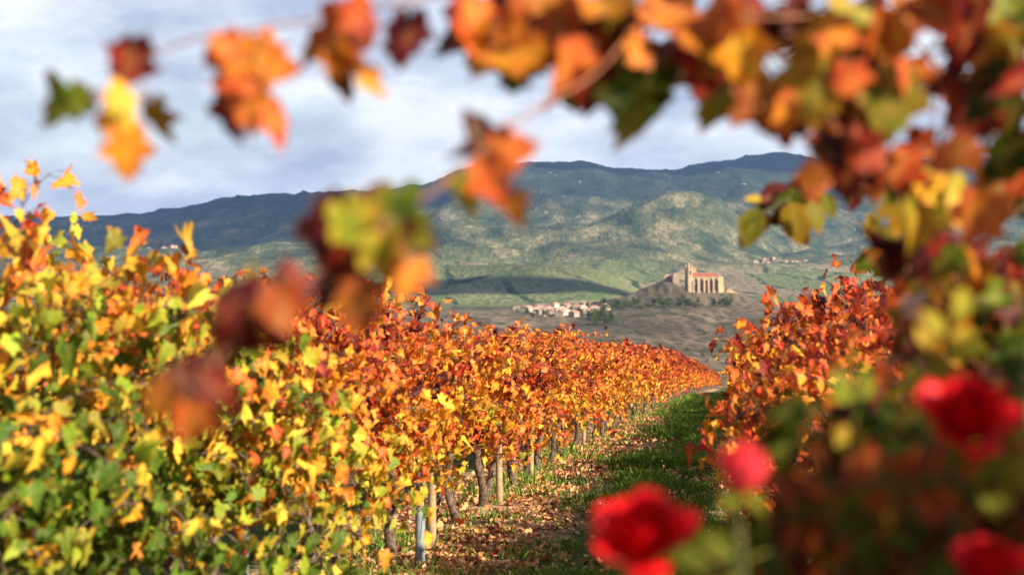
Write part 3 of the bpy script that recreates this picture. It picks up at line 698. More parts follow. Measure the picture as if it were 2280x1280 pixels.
M_WHITE = simple('limewash', [(0.3, (0.24, 0.185, 0.14)), (0.7, (0.38, 0.31, 0.25))], 0.4, 0.9, 0.3, 0.05)
M_OCHRE = simple('ochre_render', [(0.3, (0.50, 0.38, 0.27)), (0.7, (0.62, 0.50, 0.38))], 0.4, 0.9, 0.3, 0.05)
M_TILE = simple('clay_tile', [(0.3, (0.34, 0.15, 0.10)), (0.7, (0.48, 0.25, 0.18))], 0.7, 0.9, 0.5, 0.1)
def house_proto(w, d, h, rh, wm, seed):
    out = {}
    m = MB(); prism(m, [(-w / 2, -3), (w / 2, -3), (w / 2, h), (0, h + rh - .25), (-w / 2, h)], 0, d); out['wall'] = (m.mesh('wall', wm, False), None)
    m = MB(); t = 0.25; ov = .5
    m.add([(sx * (w / 2 + ov) if k else 0, yy, (h - rh * ov / (w / 2) if k else h + rh) + dz) for dz in (0, t) for yy in (-.4, d + .4) for sx, k in ((-1, 1), (1, 0), (1, 1))],
          [np.array([(0, 1, 4, 3), (1, 2, 5, 4), (6, 9, 10, 7), (7, 10, 11, 8), (0, 3, 9, 6), (2, 8, 11, 5), (0, 6, 7, 1), (1, 7, 8, 2), (3, 4, 10, 9), (4, 5, 11, 10)])])
    out['roof'] = (m.mesh('roof', M_TILE, False), None)
    rr = random.Random(seed); ws = []
    for fl in range(max(1, int(h // 2.9))):
        for k in range(max(1, int(w // 3.2))):
            xx = -w / 2 + (k + .5) * w / max(1, int(w // 3.2)); m = MB(); box(m, xx - .45, xx + .45, -.06, -.004, fl * 2.9 + 1.0, fl * 2.9 + 2.3); ws.append(m.mesh('window', M_GLASS, False))
    m = MB(); box(m, w * .2, w * .2 + .7, d * .5, d * .5 + .7, h, h + rh + .8); ch = m.mesh('chimney', wm, False)
    return out['wall'][0], out['roof'][0], ws, ch
HP = [house_proto(9, 11, 6, 1.9, M_WHITE, 1), house_proto(12, 10, 6.2, 2.1, M_OCHRE, 2), house_proto(8, 9, 8.5, 1.6, M_OCHRE, 3), house_proto(14, 12, 5.5, 2.2, M_WHITE, 4)]
def house(k, loc, rz, label, group, detail=True, sc=1.0):
    w, r, ws, ch = HP[k]
    e = empty('town_house', loc, rz, label, 'house', group); e.scale = (sc, sc, sc)
    for nm, me in [('wall', w), ('roof', r)] + ([('window', q) for q in ws] + [('chimney', ch)] if detail else []):
        o = bpy.data.objects.new(nm, me); o.parent = e; COL.objects.link(o)
rh = random.Random(21)
LZ = lambda X, Y: float(land_z(np.array([X]), np.array([Y]))[0])
KIND = ['white walled house', 'ochre house', 'tall narrow ochre house', 'long white house']
spots = [(1195, 1180), (1212, 1130), (1226, 1190), (1240, 1120), (1252, 1175), (1263, 1100), (1276, 1165), (1290, 1120), (1300, 1190), (1312, 1130), (1326, 1185), (1182, 1230), (1205, 1240), (1230, 1250), (1256, 1240), (1282, 1245), (1306, 1250), (1168, 1200), (1150, 1230), (1340, 1215), (1245, 1060), (1272, 1050), (1222, 1070)]
for i, (px, Y) in enumerate(spots):
    Y = 1262 + (Y - 1050) * 0.62
    X = (px - 1140) / PXF * Y; k = rh.randrange(4)
    house(k, (X, Y, LZ(X, Y)), rh.uniform(-.9, .9), KIND[k] + ' with clay roof in the small town left of the castle hill', 'houses of the small town, ' + KIND[k], True, 0.72)
for i in range(26):
    px = rh.gauss(1752, 36); Y = rh.uniform(3380, 3620); X = (px - 1140) / PXF * Y
    house(rh.choice((0, 3)), (X, Y, LZ(X, Y)), rh.uniform(-1, 1), 'tiny white house of the far village right of the castle at the mountain foot', 'houses of the far village', False, 1.0)
for i in range(10):
    px = rh.gauss(345, 30); Y = rh.uniform(4000, 4300); X = (px - 1140) / PXF * Y
    house(rh.choice((0, 3)), (X, Y, LZ(X, Y)), rh.uniform(-1, 1), 'tiny white house at the foot of the blue mountain on the left', 'houses at the left mountain foot', False, 1.1)

M_TREE = MT('tree_leaf'); _h, _b, _e = M_TREE.tint()
M_TREE = M_TREE.end(M_TREE.bsdf(M_TREE.ramp(_h, [(0, (0.022, 0.040, 0.015)), (0.6, (0.06, 0.085, 0.022)), (1, (0.16, 0.13, 0.03))]), 0.8, 0.15))
def tree_proto(seed, h, w):
    rng = np.random.default_rng(seed); n = 420
    cl = rng.normal(0, 1, (9, 3)) * np.array([w * .28, w * .28, h * .17]) + np.array([0, 0, h * .62])
    p = cl[rng.integers(0, 9, n)] + rng.normal(0, 1, (n, 3)) * np.array([w * .15, w * .15, h * .11])
    p[:, 2] = np.maximum(p[:, 2], h * .2)
    f = MB(); add_leaves(f, p, rng.normal(0, 1, (n, 3)), rng.normal(0, 1, (n, 3)) + [0, 0, .5], rng.uniform(.5, 1.1, n) * h * .09, np.clip(rng.normal(.35, .25, n), 0, 1), np.ones(n), rng, T_LOW)
    t = MB(); tube(t, [(0, 0, -1), (.05, 0, h * .3), (0, .1, h * .65)], [h * .03, h * .022, h * .008], 6)
    return t.mesh('trunk', M_BARK), f.mesh('crown', M_TREE)
TP = [tree_proto(1, 7, 5), tree_proto(2, 9, 4), tree_proto(3, 5, 6), tree_proto(4, 8, 7)]
def tree(k, loc, rz, sc, label, group):
    e = empty('round_tree' if k != 1 else 'slim_tree', loc, rz, label, 'tree', group); e.scale = (sc,) * 3
    for nm, me in zip(('trunk', 'crown'), TP[k]):
        o = bpy.data.objects.new(nm, me); o.parent = e; COL.objects.link(o)
for i in range(46):
    px = rh.uniform(1315, 1640); Y = 1395 + rh.uniform(-28, 28) - (1560 - px) * .1; X = (px - 1140) / PXF * Y
    k = rh.randrange(4); tree(k, (X, Y, LZ(X, Y)), rh.uniform(0, 6), rh.uniform(.6, 1.15), 'dark tree in the line along the foot of the castle hill', 'trees at the foot of the castle hill')
for i in range(22):
    px = rh.uniform(1150, 1335); Y = rh.uniform(1215, 1390); X = (px - 1140) / PXF * Y
    tree(rh.randrange(4), (X, Y, LZ(X, Y)), rh.uniform(0, 6), rh.uniform(.5, .85), 'dark tree standing between the houses of the small town', 'trees among the town houses')
for i in range(70):
    px = rh.uniform(1300, 1660); Y = rh.choice((760, 860, 950, 1050, 1200, 1290)) + rh.uniform(-30, 30) + (px - 1480) * .25; X = (px - 1140) / PXF * Y
    tree(2, (X, Y, LZ(X, Y) - .6), rh.uniform(0, 6), rh.uniform(.25, .6), 'dark scrubby bush scattered on the dry slope below the castle hill', 'bushes on the dry slope below the castle')
for i in range(16):
    px = rh.uniform(1310, 1365); Y = rh.uniform(1120, 1260); X = (px - 1140) / PXF * Y
    tree(rh.randrange(4), (X, Y, LZ(X, Y)), rh.uniform(0, 6), rh.uniform(.7, 1.1), 'dark tree at the right end of the small town', 'trees beside the small town')

# ------------------------------------------------------------------ vine and roses close to the camera
G_, LG, YL, AM, OR, TN, RD_, RE, MR = 0.04, 0.17, 0.29, 0.38, 0.49, 0.60, 0.70, 0.82, 0.97
def leaf_set(mb, stalk, specs, seed, line):
    """specs: photo column, row, depth, size in photo px, direction of the tip in degrees (0 right, 90 up), hue, brightness, turn"""
    rng = np.random.default_rng(seed)
    P = []; D = []; Nn = []; S = []; H = []; B = []
    for (px, py, Y, sz, ang, hue, br, turn) in specs:
        c = at(px, py, Y); a = R(ang); s = 0.81 * sz / PXF * Y
        d = np.array([math.cos(a), rng.normal(0, 0.25), math.sin(a)]); d = d / np.linalg.norm(d)
        n = np.array([0.25, -1.0, 0.25]) + rng.normal(0, 0.25, 3)
        perp = np.cross(d, n); n = n * math.cos(R(turn)) + perp * math.sin(R(turn))
        b = c - d * s * 0.5
        P.append(b); D.append(d); Nn.append(n); S.append(s); H.append(hue + (0.05 if .4 < hue < .62 else 0)); B.append(br * rng.uniform(.5, .95))
        j = np.argmin(np.linalg.norm(line - b, axis=1)); q = line[j]
        if np.linalg.norm(q - b) < 0.35:
            tube(stalk, smooth_line([q, (q + b) / 2 + [0, 0, 0.012], b], 6), 0.0012, 4)
    add_leaves(mb, np.array(P), np.array(D), np.array(Nn), np.array(S), np.array(H), np.array(B), rng, T_FULL, 1.25)
NV = empty('grapevine', (1.36, 1.80, gz(0, 1.8)), ROW_ANG, 'close blurred grapevine at right whose leafy shoots arch over the top of the view', 'grapevine')
def world_child(o, parent):
    o.parent = parent; o.matrix_parent_inverse = Matrix.LocRotScale(parent.location, parent.rotation_euler, parent.scale).inverted()
    return o
_w, _f = make_vine(777, T_FULL, 52, 1.3, 0.8, 0.095, 2.6, 0.1, inner=0.5)
o = bpy.data.objects.new('trunk', _w); o.parent = NV; COL.objects.link(o)
o = bpy.data.objects.new('foliage', _f); o.parent = NV; o.color = (0.40, 0, 0, 1); COL.objects.link(o)
def shoot(ctrl, specs, seed, r0=0.0022, r1=0.0011):
    line = smooth_line([at(*c) if len(c) == 3 and not isinstance(c, np.ndarray) else c for c in ctrl], 60)
    cb = MB(); tube(cb, line, np.linspace(r0, r1, len(line)), 6)
    lf = MB(); leaf_set(lf, cb, specs, seed, line)
    c = world_child(cb.build('shoot', M_CANE), NV)
    f = lf.build('foliage', M_CLOSE); f.parent = c; f.matrix_parent_inverse = c.matrix_parent_inverse.inverted() @ c.matrix_parent_inverse
    f.color = (0, 0, 0, 1)
    return line
head = np.array([1.34, 1.85, 0.75])
# the long upper shoot arching left across the sky
shoot([head, (2230, 300, 2.0), (2050, -20, 1.6), (1600, -90, 1.45), (1150, -40, 1.4), (880, 10, 1.4), (740, 40, 1.4), (600, 60, 1.4), (430, 90, 1.4), (300, 150, 1.4), (255, 230, 1.4)], [
    (282, 122, 1.4, 130, 70, MR - .06, .9, 35), (258, 112, 1.42, 85, 160, TN + .07, 1.2, -30),
    (140, 250, 1.4, 155, 200, G_ + .02, 1.0, 10), (172, 218, 1.41, 110, 120, LG + .06, 1.25, -10), (268, 208, 1.38, 100, 90, YL, 1.1, 20),
    (262, 285, 1.4, 130, 280, YL + .06, 1.1, -15), (285, 345, 1.38, 130, 275, AM + .05, 1.25, 15), (342, 270, 1.43, 125, 270, LG + .13, .7, 50), (225, 300, 1.44, 100, 250, AM, .75, 50),
    (552, 135, 1.4, 190, 20, OR + .08, 1.0, 0), (498, 100, 1.38, 110, 120, RD_ - .04, 1.25, 15), (615, 160, 1.41, 120, 340, OR + .10, 1.15, -10), (560, 240, 1.4, 140, 265, TN - .08, 1.1, 20),
    (512, 265, 1.43, 120, 260, MR - .04, .9, 30), (622, 280, 1.39, 120, 300, TN + .06, 1.15, -20), (540, 190, 1.42, 120, 230, AM + .04, .8, 35), (590, 100, 1.44, 90, 60, TN, 1.2, 0),
    (742, 88, 1.4, 190, 200, OR + .12, 1.1, -5), (700, 110, 1.42, 120, 210, AM + .08, .85, 30), (785, 150, 1.39, 140, 310, TN - .12, 1.1, 20), (830, 195, 1.39, 90, 330, AM + .02, .9, -20), (765, 205, 1.44, 90, 260, MR - .03, .6, 40),
    (805, 25, 1.38, 130, 60, TN + .14, .8, 30), (905, 80, 1.42, 130, 260, MR + .02, 1.3, 25), (893, 115, 1.44, 90, 270, TN, .5, 30), (770, 40, 1.44, 120, 100, OR + .14, 1.0, -10)], 1)
# the mass over the middle
shoot([head, (2180, 260, 1.9), (1950, 60, 1.6), (1700, 40, 1.5), (1450, 30, 1.5), (1200, 60, 1.5), (1040, 90, 1.5)], [
    (1060, 50, 1.5, 170, 110, TN, 1.3, 15), (1085, 125, 1.48, 160, 250, YL + .10, 1.05, -10), (1015, 95, 1.53, 150, 200, MR, 1.0, 25), (1180, 50, 1.5, 210, 100, OR + .08, 1.2, 0),
    (1150, 125, 1.49, 170, 350, OR - .04, 1.0, 15), (1150, 160, 1.53, 130, 265, LG - .02, .55, 20), (1290, 55, 1.5, 200, 40, OR + .1, 1.15, 0), (1325, 140, 1.52, 190, 250, RE + .06, .8, 10),
    (1265, 165, 1.48, 160, 280, TN, 1.15, -20), (1425, 245, 1.5, 250, 255, G_ + .05, .30, -5), (1380, 210, 1.52, 190, 240, G_ + .06, .28, 15), (1320, 200, 1.51, 150, 270, RE, .7, 10), (1440, 105, 1.48, 110, 20, AM + .08, 1.15, 20),  # dark green pair: shade on these leaves is painted in as low brightness
    (1385, 30, 1.52, 160, 90, LG, .5, 20), (1480, 15, 1.5, 150, 60, OR + .05, 1.1, 0), (1230, 110, 1.53, 150, 300, TN + .02, .9, 20), (1100, 20, 1.54, 150, 80, MR - .1, .8, -20), (1030, 20, 1.52, 120, 90, RE, .9, 10), (1260, 225, 1.52, 90, 260, LG - .03, .5, 30),
    (1350, 90, 1.53, 150, 200, RE + .04, .85, 10), (1210, -10, 1.5, 170, 80, OR + .06, 1.1, 10), (1330, -5, 1.5, 170, 100, AM + .06, 1.1, -10)], 2)
shoot([head, (2200, 330, 1.9), (2000, 120, 1.65), (1850, 90, 1.6), (1700, 120, 1.55), (1580, 90, 1.5)], [
    (1560, 60, 1.5, 160, 110, OR + .02, 1.15, 10), (1600, 100, 1.52, 170, 260, LG + .12, .8, 0), (1655, 130, 1.5, 150, 280, AM + .02, 1.2, 10), (1572, 160, 1.54, 190, 255, MR - .06, .8, 20), (1640, 205, 1.53, 170, 270, LG + .04, .6, 15),
    (1705, 240, 1.52, 170, 300, AM + .14, .55, 10), (1680, 30, 1.54, 150, 80, MR - .05, .7, 20), (1620, 20, 1.5, 150, 100, TN + .05, 1.0, 0), (1745, 235, 1.5, 110, 60, AM + .1, 1.0, 20),
    (1860, 95, 1.5, 190, 20, LG + .12, 1.0, 10), (1820, 200, 1.5, 210, 265, YL + .02, .95, 25), (1905, 150, 1.53, 210, 250, G_ + .06, .75, 0), (1945, 60, 1.5, 140, 100, OR + .12, 1.1, 0), (1870, 25, 1.52, 150, 90, LG + .06, .85, 20), (1780, 20, 1.54, 140, 80, MR - .1, .7, 0),
    (1990, 90, 1.5, 130, 20, AM + .03, 1.1, 0), (1965, 165, 1.53, 170, 300, MR - .06, .8, 0), (1892, 185, 1.46, 110, 270, RD_, 1.2, 20), (1985, 240, 1.5, 190, 260, LG + .02, .95, 15), (1905, 290, 1.53, 200, 265, RE + .08, .75, 10), (2030, 185, 1.5, 120, 280, OR + .07, 1.2, 10),
    (1945, 325, 1.5, 120, 30, RD_ + .05, 1.0, 10), (1850, 345, 1.5, 130, 250, TN + .08, .9, 30), (1812, 410, 1.5, 110, 260, TN + .02, 1.15, 20), (1885, 385, 1.54, 140, 270, MR - .08, .8, 15), (1930, 255, 1.54, 120, 300, YL, .8, 15), (1760, 70, 1.56, 130, 300, MR, .8, 10)], 3)
shoot([head, (2300, 420, 2.0), (2180, 300, 1.9), (2080, 380, 1.8), (2000, 450, 1.8)], [
    (2010, 360, 1.75, 130, 60, RD_, 1.1, 10), (2062, 395, 1.75, 110, 100, YL + .04, 1.2, 0), (2112, 450, 1.75, 130, 270, YL + .03, 1.2, 10), (2000, 410, 1.8, 140, 220, G_, .8, 10), (2045, 500, 1.75, 150, 260, LG + .07, 1.1, 0), (1960, 380, 1.8, 130, 250, MR - .05, .8, 0),
    (2190, 470, 1.7, 140, 30, OR + .08, 1.2, 10), (2240, 350, 1.6, 200, 250, G_ + .02, .35, 10), (2200, 210, 1.6, 200, 230, LG - .05, .3, 20), (2265, 60, 1.55, 170, 270, LG - .03, 1.0, 10), (2150, 80, 1.6, 170, 250, RE + .1, .75, 10), (2105, 190, 1.65, 110, 200, MR - .03, 1.2, 10), (2115, 225, 1.63, 100, 300, RD_ + .06, 1.1, 0),
    (2160, 260, 1.68, 120, 300, RE + .06, .9, 10), (2060, 340, 1.8, 110, 330, TN + .1, 1.1, 10), (2190, 130, 1.65, 130, 40, AM + .04, 1.1, 0), (2250, 150, 1.62, 120, 320, AM, 1.1, 0), (2230, 250, 1.62, 160, 220, MR - .02, .7, 10), (2140, 330, 1.75, 120, 200, AM + .16, .7, 20), (2280, 420, 1.7, 115, 270, RE, .8, 0)], 4)
# the drooping shoot that hangs to the lower left
shoot([(1430, 40, 1.5), (1330, 160, 1.44), (1200, 240, 1.38), (1080, 330, 1.33), (960, 430, 1.3), (820, 520, 1.27), (690, 620, 1.24), (560, 720, 1.21), (460, 830, 1.19), (400, 900, 1.18)], [
    (1060, 295, 1.33, 130, 100, MR + .0, .75, 30), (1145, 335, 1.33, 130, 10, OR + .16, 1.15, 15), (1105, 400, 1.31, 130, 300, TN - .02, 1.2, 30), (1145, 460, 1.31, 90, 275, AM + .06, .9, 35), (1045, 430, 1.34, 100, 260, LG + .06, .85, 35), (1035, 345, 1.35, 80, 230, MR - .04, .7, 40), (1085, 345, 1.34, 90, 260, TN, .8, 20),
    (750, 540, 1.27, 220, 260, MR - .02, 1.1, 10), (795, 505, 1.25, 150, 300, LG + .05, 1.1, 15), (890, 500, 1.28, 190, 330, G_ + .10, .55, 0), (870, 580, 1.25, 160, 280, LG + .10, 1.15, 10), (905, 620, 1.24, 110, 260, TN - .10, 1.3, 0), (770, 610, 1.26, 130, 250, MR - .09, .9, 10), (800, 690, 1.25, 140, 260, TN + .04, .85, 15), (840, 455, 1.29, 130, 60, MR + .02, 1.0, 20), (745, 460, 1.29, 120, 100, MR, 1.1, 15), (730, 630, 1.28, 140, 240, MR, 1.0, 20), (930, 540, 1.29, 120, 320, MR, .8, 20),
    (545, 700, 1.21, 180, 230, MR + .02, 1.2, 10), (632, 690, 1.19, 130, 280, OR + .17, .9, 10), (565, 650, 1.22, 130, 80, LG + .02, .65, 20), (590, 790, 1.21, 170, 270, MR - .10, .7, 15), (510, 760, 1.22, 150, 250, MR + .02, 1.3, 0), (500, 700, 1.19, 90, 220, MR - .06, .9, 20), (640, 620, 1.23, 120, 100, MR, 1.2, 10),
    (445, 850, 1.2, 130, 240, MR + .02, 1.3, 10), (365, 895, 1.18, 120, 235, YL + .12, 1.0, 10), (425, 940, 1.17, 130, 270, TN + .03, 1.2, 5), (490, 865, 1.18, 110, 330, RE + .04, .7, 10), (400, 830, 1.2, 100, 150, MR - .02, .9, 20)], 5, 0.0018, 0.0011)
# dense side shoots of the same vine down the right of the view
def side_mass(seed, n, x0, x1, y0, y1, d0, d1, hues, size, keep=lambda x, y: True):
    rng = np.random.default_rng(seed); sp = []
    while len(sp) < n:
        px = rng.uniform(x0, x1); py = rng.uniform(y0, y1)
        if not keep(px, py): continue
        Y = rng.uniform(d0, d1); h = rng.choice(hues)
        sp.append((px, py, Y, rng.uniform(.7, 1.25) * size / Y * 1.0, rng.uniform(190, 350), h + rng.normal(0, .04), rng.choice([.35, .55, .8, 1.2]), rng.normal(0, 45)))
    return sp
top = lambda x, y: y < np.interp(x, [1500, 1600, 1750, 1800, 1850, 1990, 2080, 2280], [150, 190, 270, 330, 400, 420, 330, 420]) and math.hypot(x - 2065, y - 130) > 85 and math.hypot(x - 2070, y - 290) > 80 and math.hypot(x - 1725, y - 150) > 60 and math.hypot(x - 2240, y - 300) > 45
shoot([head, (2300, 250, 2.3), (2000, 200, 2.2), (1800, 150, 2.1), (1560, 60, 2.0)], side_mass(34, 85, 1480, 2300, -40, 430, 1.45, 2.2, [MR, MR, MR, RE, OR, TN, LG, RD_, G_], 165, top), 9)
edge = lambda x, y: x > np.interp(y, [380, 520, 640, 760, 900, 1280], [1980, 1950, 2010, 2030, 1890, 1860])
shoot([head, (2230, 640, 2.2), (2120, 560, 2.2), (2030, 480, 2.2)], side_mass(31, 100, 1960, 2300, 430, 800, 1.8, 2.5, [G_, LG, MR, OR, TN, RD_, YL, MR, OR, TN], 210, edge), 6)
shoot([head, (2250, 820, 2.1), (2120, 760, 2.1), (1980, 800, 2.1)], side_mass(32, 100, 1880, 2300, 640, 1100, 1.8, 2.5, [G_, LG, LG, MR, TN, YL, OR, MR, MR], 210, edge), 7)
shoot([head, (2250, 1000, 2.1), (2120, 980, 2.1), (1960, 1060, 2.1)], side_mass(33, 90, 1860, 2300, 900, 1300, 1.8, 2.5, [G_, G_, LG, TN, MR, MR], 210, edge), 8)
# unseen neighbour vine, added outside the frame to shade the lower right corner
put_vine([make_vine(778, T_FULL, 56, 1.15, 0.75, 0.095, 2.6, 0.1, inner=0.36)], 0, (1.30, 0.50, gz(0, 0.5)), ROW_ANG, 0.3, (1.0, 1.15, 1.17), 'unseen grapevine added past the right edge to shade the lower right corner', 'unseen vines added beside the camera for shade')

put_vine(LOW_VINES, 3, (1.30, 3.05, gz(0, 3.05)), ROW_ANG, 0.42, (0.9, 1, 1.0), 'blurred shaded grapevine behind the red roses at the right edge', 'vines beside the camera, behind the roses')
# rose bush
def rose_head(scale, seed, opened=1.0, hue=0.0):
    rng = np.random.default_rng(seed); mb = MB(); n = 24
    gu, gv = 7, 6
    for i in range(n):
        f = i / (n - 1); a = i * 2.39996 + rng.normal(0, .15)
        rad = 0.06 + 0.34 * f ** 0.9; H = 0.62 - 0.22 * f; open_ = (-0.10 + 0.75 * f ** 1.6) * opened
        u = np.linspace(-1, 1, gu); v = np.linspace(0, 1, gv); U, Vv = np.meshgrid(u, v, indexing='ij')
        wid = (0.9 - 0.25 * f) * (1 - 0.45 * (Vv - .55) ** 2 * 2) * (np.sqrt(np.clip(1 - (np.abs(U) * .92 * Vv ** 1.5) ** 4, 0.05, 1)))
        th = a + U * wid * (1.25 - .35 * f)
        rr = rad * (0.25 + 0.85 * np.sin(np.clip(Vv * 1.7, 0, 1.57))) + open_ * Vv ** 3 * 0.42 + 0.02 * np.sin(5 * U + i)
        zz = -0.30 + (H + .30) * Vv * (1 - 0.12 * U ** 2) - open_ * Vv ** 4 * 0.30
        Pp = np.stack([rr * np.cos(th), rr * np.sin(th), zz], -1) * scale
        idx = np.arange(gu * gv).reshape(gu, gv)
        mb.add(Pp, np.stack([idx[:-1, :-1], idx[1:, :-1], idx[1:, 1:], idx[:-1, 1:]], -1).reshape(-1, 4), np.array([hue + rng.uniform(0, .12), 1, 0]))
    return mb
RB = empty('rose_bush', (0.36, 1.28, gz(0, 1.28)), 0, 'blurred red flowered rose bush close to the camera at lower right', 'rose bush')
_rb = np.array(RB.location)
def rel(p): return np.asarray(p) - _rb
M_ROSE_LEAF = leaf_material('rose_leaf', 0.15, 0.14, 0.06, 0.55)
stem_tops = []
def rose(px, py, Y, diam, tilt, seed, opened, hue, name, label, base):
    c = at(px, py, Y); sc = diam / PXF * Y / 1.15
    b = smooth_line([np.array(base), np.array([(base[0] * .4 + c[0] * .6), (base[1] + c[1]) / 2, c[2] * .6 + base[2] * .4]), c - np.array([tilt[0], tilt[1], 1.0]) * sc * .9, c - np.array(tilt + (1.0,)) / np.linalg.norm(tilt + (1.0,)) * sc * .28], 30)
    st = MB(); tube(st, rel(b), np.linspace(0.0055, 0.0026, len(b)), 7)
    s_ = st.build('stem', M_ROSE_STEM, RB)
    q = Vector(tilt + (1.0,)).to_track_quat('Z', 'Y')
    o = rose_head(sc, seed, opened, hue).build(name, M_ROSE, RB); o.location = rel(c); o.rotation_euler = q.to_euler()
    if label: o['label'] = label
    sp = MB(); k = 5
    add_leaves(sp, np.tile([[0, 0, -.30 * sc]], (k, 1)), np.array([[math.cos(a), math.sin(a), -.25] for a in np.arange(k) * 2 * math.pi / k]), np.tile([[0, 0, 1.]], (k, 1)), np.full(k, .62 * sc), np.full(k, .06), np.ones(k), np.random.default_rng(seed), T_OVAL, .5)
    sp.build('sepals', M_ROSE_LEAF, o).color = (0, 0, 0, 1)
    return b
B0 = at(1900, 2400, 1.3); B0 = np.array([0.36, 1.28, gz(0, 1.28)])
lines = [rose(1438, 1205, 1.22, 218, (-.25, -.75), 41, 1.0, 0.0, 'rose_flower', 'open red rose at the bottom beside the grassy alley', B0),
         rose(2150, 942, 1.25, 205, (-.15, -.95), 42, 1.0, 0.0, 'rose_flower', 'dark centred red rose at the right, highest of the three', B0 + [.02, 0, 0]),
         rose(2200, 1275, 1.2, 160, (-.1, -.5), 43, 1.0, 0.10, 'rose_flower', 'red rose peeping up at the bottom right corner', B0 + [.04, 0, 0]),
         rose(1652, 1060, 1.15, 150, (.05, -.12), 44, 0.05, 0.42, 'rose_bud', 'pink rose bud on a stem beside the alley', B0 - [.03, 0, 0]),
         ]
def rose_leaves():
    rng = np.random.default_rng(77); lf = MB(); P = []; D = []; Nn = []; S = []; H = []; Br = []
    def compound(c, d, n, s, hue, br):
        d = unit(d); n = unit(n - (n @ d) * d); r = np.cross(d, n)
        for t, sd in ((1.0, 0), (.55, 1), (.55, -1), (.1, 1), (.1, -1)):
            P.append(c + d * s * t + r * sd * s * .10); D.append(d * (1 if sd == 0 else .45) + r * sd * .9); Nn.append(n + rng.normal(0, .25, 3)); S.append(s * rng.uniform(.7, .95)); H.append(hue + rng.normal(0, .03)); Br.append(br * rng.uniform(.85, 1.15))
        tube(lf, [c - d * s * .5, c, c + d * s], 0.0011, 4, np.array([.08, .8, 0]))
    for b in lines[:3]:
        for j in range(8, len(b) - 5, 2):
            a = rng.uniform(0, 6.28); compound(b[j] + [0, 0, 0], np.array([math.cos(a), math.sin(a) * .8, rng.normal(.1, .3)]), np.array([rng.normal(0, .3), -.4, 1.]), rng.uniform(.028, .045), rng.uniform(-.02, .10), rng.uniform(.7, 1.1))
    for i in range(300):
        px = rng.uniform(1640, 2330); py = rng.uniform(830, 1330); lim = np.interp(px, [1600, 1700, 1800, 1900, 2000, 2300], [1250, 1200, 1140, 1010, 980, 880])
        if py < lim or math.hypot(px - 1652, py - 1055) < 110: continue
        Y = rng.uniform(1.15, 1.85); a = rng.uniform(0, 6.28)
        if Y < 1.36 and min(math.hypot(px - 2152, py - 940), math.hypot(px - 2200, py - 1275), math.hypot(px - 1438, py - 1205)) < 190: continue
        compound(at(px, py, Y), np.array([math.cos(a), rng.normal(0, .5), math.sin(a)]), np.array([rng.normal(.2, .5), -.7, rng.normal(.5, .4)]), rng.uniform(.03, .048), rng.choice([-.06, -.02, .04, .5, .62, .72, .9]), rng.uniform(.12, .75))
    # single bright leaves the photo shows
    for px, py, Y, s, a, hue, br in ((2095, 790, 1.3, .035, 70, .25, 1.2), (2085, 840, 1.3, .03, 230, .26, 1.0), (1910, 890, 1.3, .03, 100, .12, 1.0), (1900, 950, 1.3, .022, 260, .27, 1.2), (2165, 1085, 1.25, .035, 10, .15, 1.0), (2210, 1060, 1.25, .03, 60, .17, 1.0), (1830, 900, 1.35, .06, 250, .10, .35), (1800, 960, 1.35, .055, 270, .09, .35), (1650, 1250, 1.2, .05, 200, .08, .6), (1985, 1105, 1.5, .02, 250, .29, 1.1)):
        compound(at(px, py, Y), np.array([math.cos(R(a)), -.1, math.sin(R(a))]), np.array([.3, -1., .3]), s, hue, br)
    add_leaves(lf, np.array(P), np.array(D), np.array(Nn), np.array(S), np.array(H), np.array(Br), rng, T_OVAL, .6)
    lf.v = [v - _rb for v in lf.v]
    lf.build('leaves', M_ROSE_LEAF, RB).color = (0, 0, 0, 1)
    # woody canes
    for px, py, Y in ((2240, 1000, 1.45), (1990, 1000, 1.5), (1850, 1080, 1.5), (2290, 760, 1.5)):
        m = MB(); c = at(px, py, Y); tube(m, rel(smooth_line([B0, B0 * .5 + c * .5 + [.05, .02, .1], c], 24)), np.linspace(.007, .003, 24), 7); m.build('stem', M_ROSE_STEM, RB)
rose_leaves()
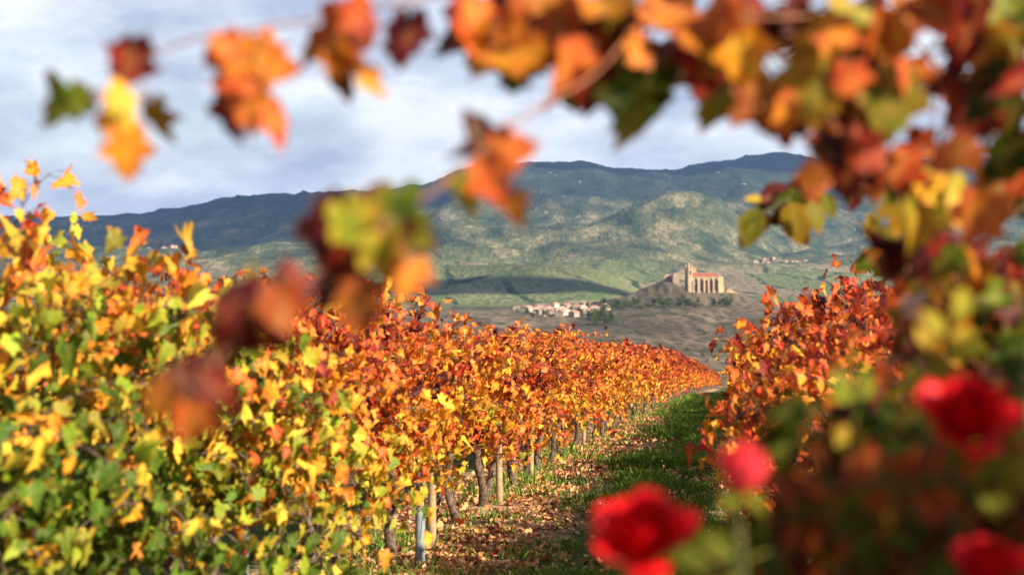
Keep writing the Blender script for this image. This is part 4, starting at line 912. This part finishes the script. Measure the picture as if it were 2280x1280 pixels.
# a rose sprig a little farther off, in better focus
def sprig():
    root = np.array([0.78, 3.1, gz(0, 3.1)])
    e = empty('rose_bush', root, 0, 'small rose bush farther back whose dark twig carries yellow leaflets over the mountain', 'rose bush')
    rng = np.random.default_rng(5)
    line = smooth_line([root, at(2090, 760, 3.0), at(2010, 480, 2.9), at(1900, 400, 2.8), at(1800, 420, 2.75), at(1690, 480, 2.7)], 50)
    m = MB(); tube(m, line - root, np.linspace(.006, .0015, len(line)), 6)
    l2 = smooth_line([line[28], at(1985, 560, 2.85), at(1955, 540, 2.8)], 12); tube(m, l2 - root, .0015, 5)
    m.build('stem', M_ROSE_STEM, e)
    lf = MB(); P = []; D = []; Nn = []; S = []; H = []; B = []
    for px, py, s, a, hue, br in ((1682, 447, 48, 170, .26, 1.2), (1672, 505, 80, 250, .15, .7), (1690, 500, 60, 235, .30, .7), (1660, 530, 50, 250, .06, .8), (1725, 430, 70, 30, .96, 1.0), (1765, 430, 80, 80, .94, 1.2), (1740, 480, 70, 220, .95, 1.0), (1770, 495, 90, 280, .30, .8), (1785, 520, 60, 300, .55, 1.0), (1800, 470, 80, 270, .27, .7), (1820, 480, 70, 290, .22, .6), (1780, 450, 60, 310, .93, 1.2), (1845, 460, 60, 300, .15, .5), (1815, 420, 90, 100, .62, .9), (1840, 400, 60, 20, .6, 1.),
        (1945, 510, 62, 110, .28, 1.2), (1985, 512, 60, 60, .27, .9), (1930, 580, 60, 230, .06, .8), (1960, 590, 60, 260, .18, .8), (2000, 560, 70, 300, .12, 1.), (1900, 440, 60, 270, .95, 1.0), (1720, 450, 80, 190, .97, 1.), (1750, 460, 80, 250, .04, .6)):
        Y = 2.72 + rng.uniform(-.06, .1); sz = s / PXF * Y * 1.15; d = np.array([math.cos(R(a)), rng.normal(0, .2), math.sin(R(a))])
        P.append(at(px, py, Y) - d * sz * .5); D.append(d); Nn.append(np.array([.2, -1, .2]) + rng.normal(0, .3, 3)); S.append(sz); H.append(hue); B.append(br)
        q = line[np.argmin(np.linalg.norm(line - P[-1], axis=1))]
        if np.linalg.norm(q - P[-1]) < .2: tube(lf, np.array([q, P[-1]]) , 0.0009, 3, np.array([.1, .7, 0]))
    add_leaves(lf, np.array(P), np.array(D), np.array(Nn), np.array(S), np.array(H), np.array(B), rng, T_OVAL, .5)
    lf.v = [v - root for v in lf.v]; lf.build('leaves', M_ROSE_LEAF, e).color = (0, 0, 0, 1)
sprig()

# ------------------------------------------------------------------ air
def haze():
    mb = MB(); box(mb, -16000, 16000, -300, 13000, -140, 900)
    t = MT('haze_air'); v = t.N('ShaderNodeVolumePrincipled')
    v.inputs['Color'].default_value = (0.30, 0.52, 1.0, 1); v.inputs['Density'].default_value = 4.0e-5; v.inputs['Anisotropy'].default_value = 0.2
    t.t.links.new(v.outputs[0], t.out.inputs['Volume'])
    meta(mb.build('haze', t.m, None, False), 'thin blue haze over the valley', None, None, 'stuff')
haze()
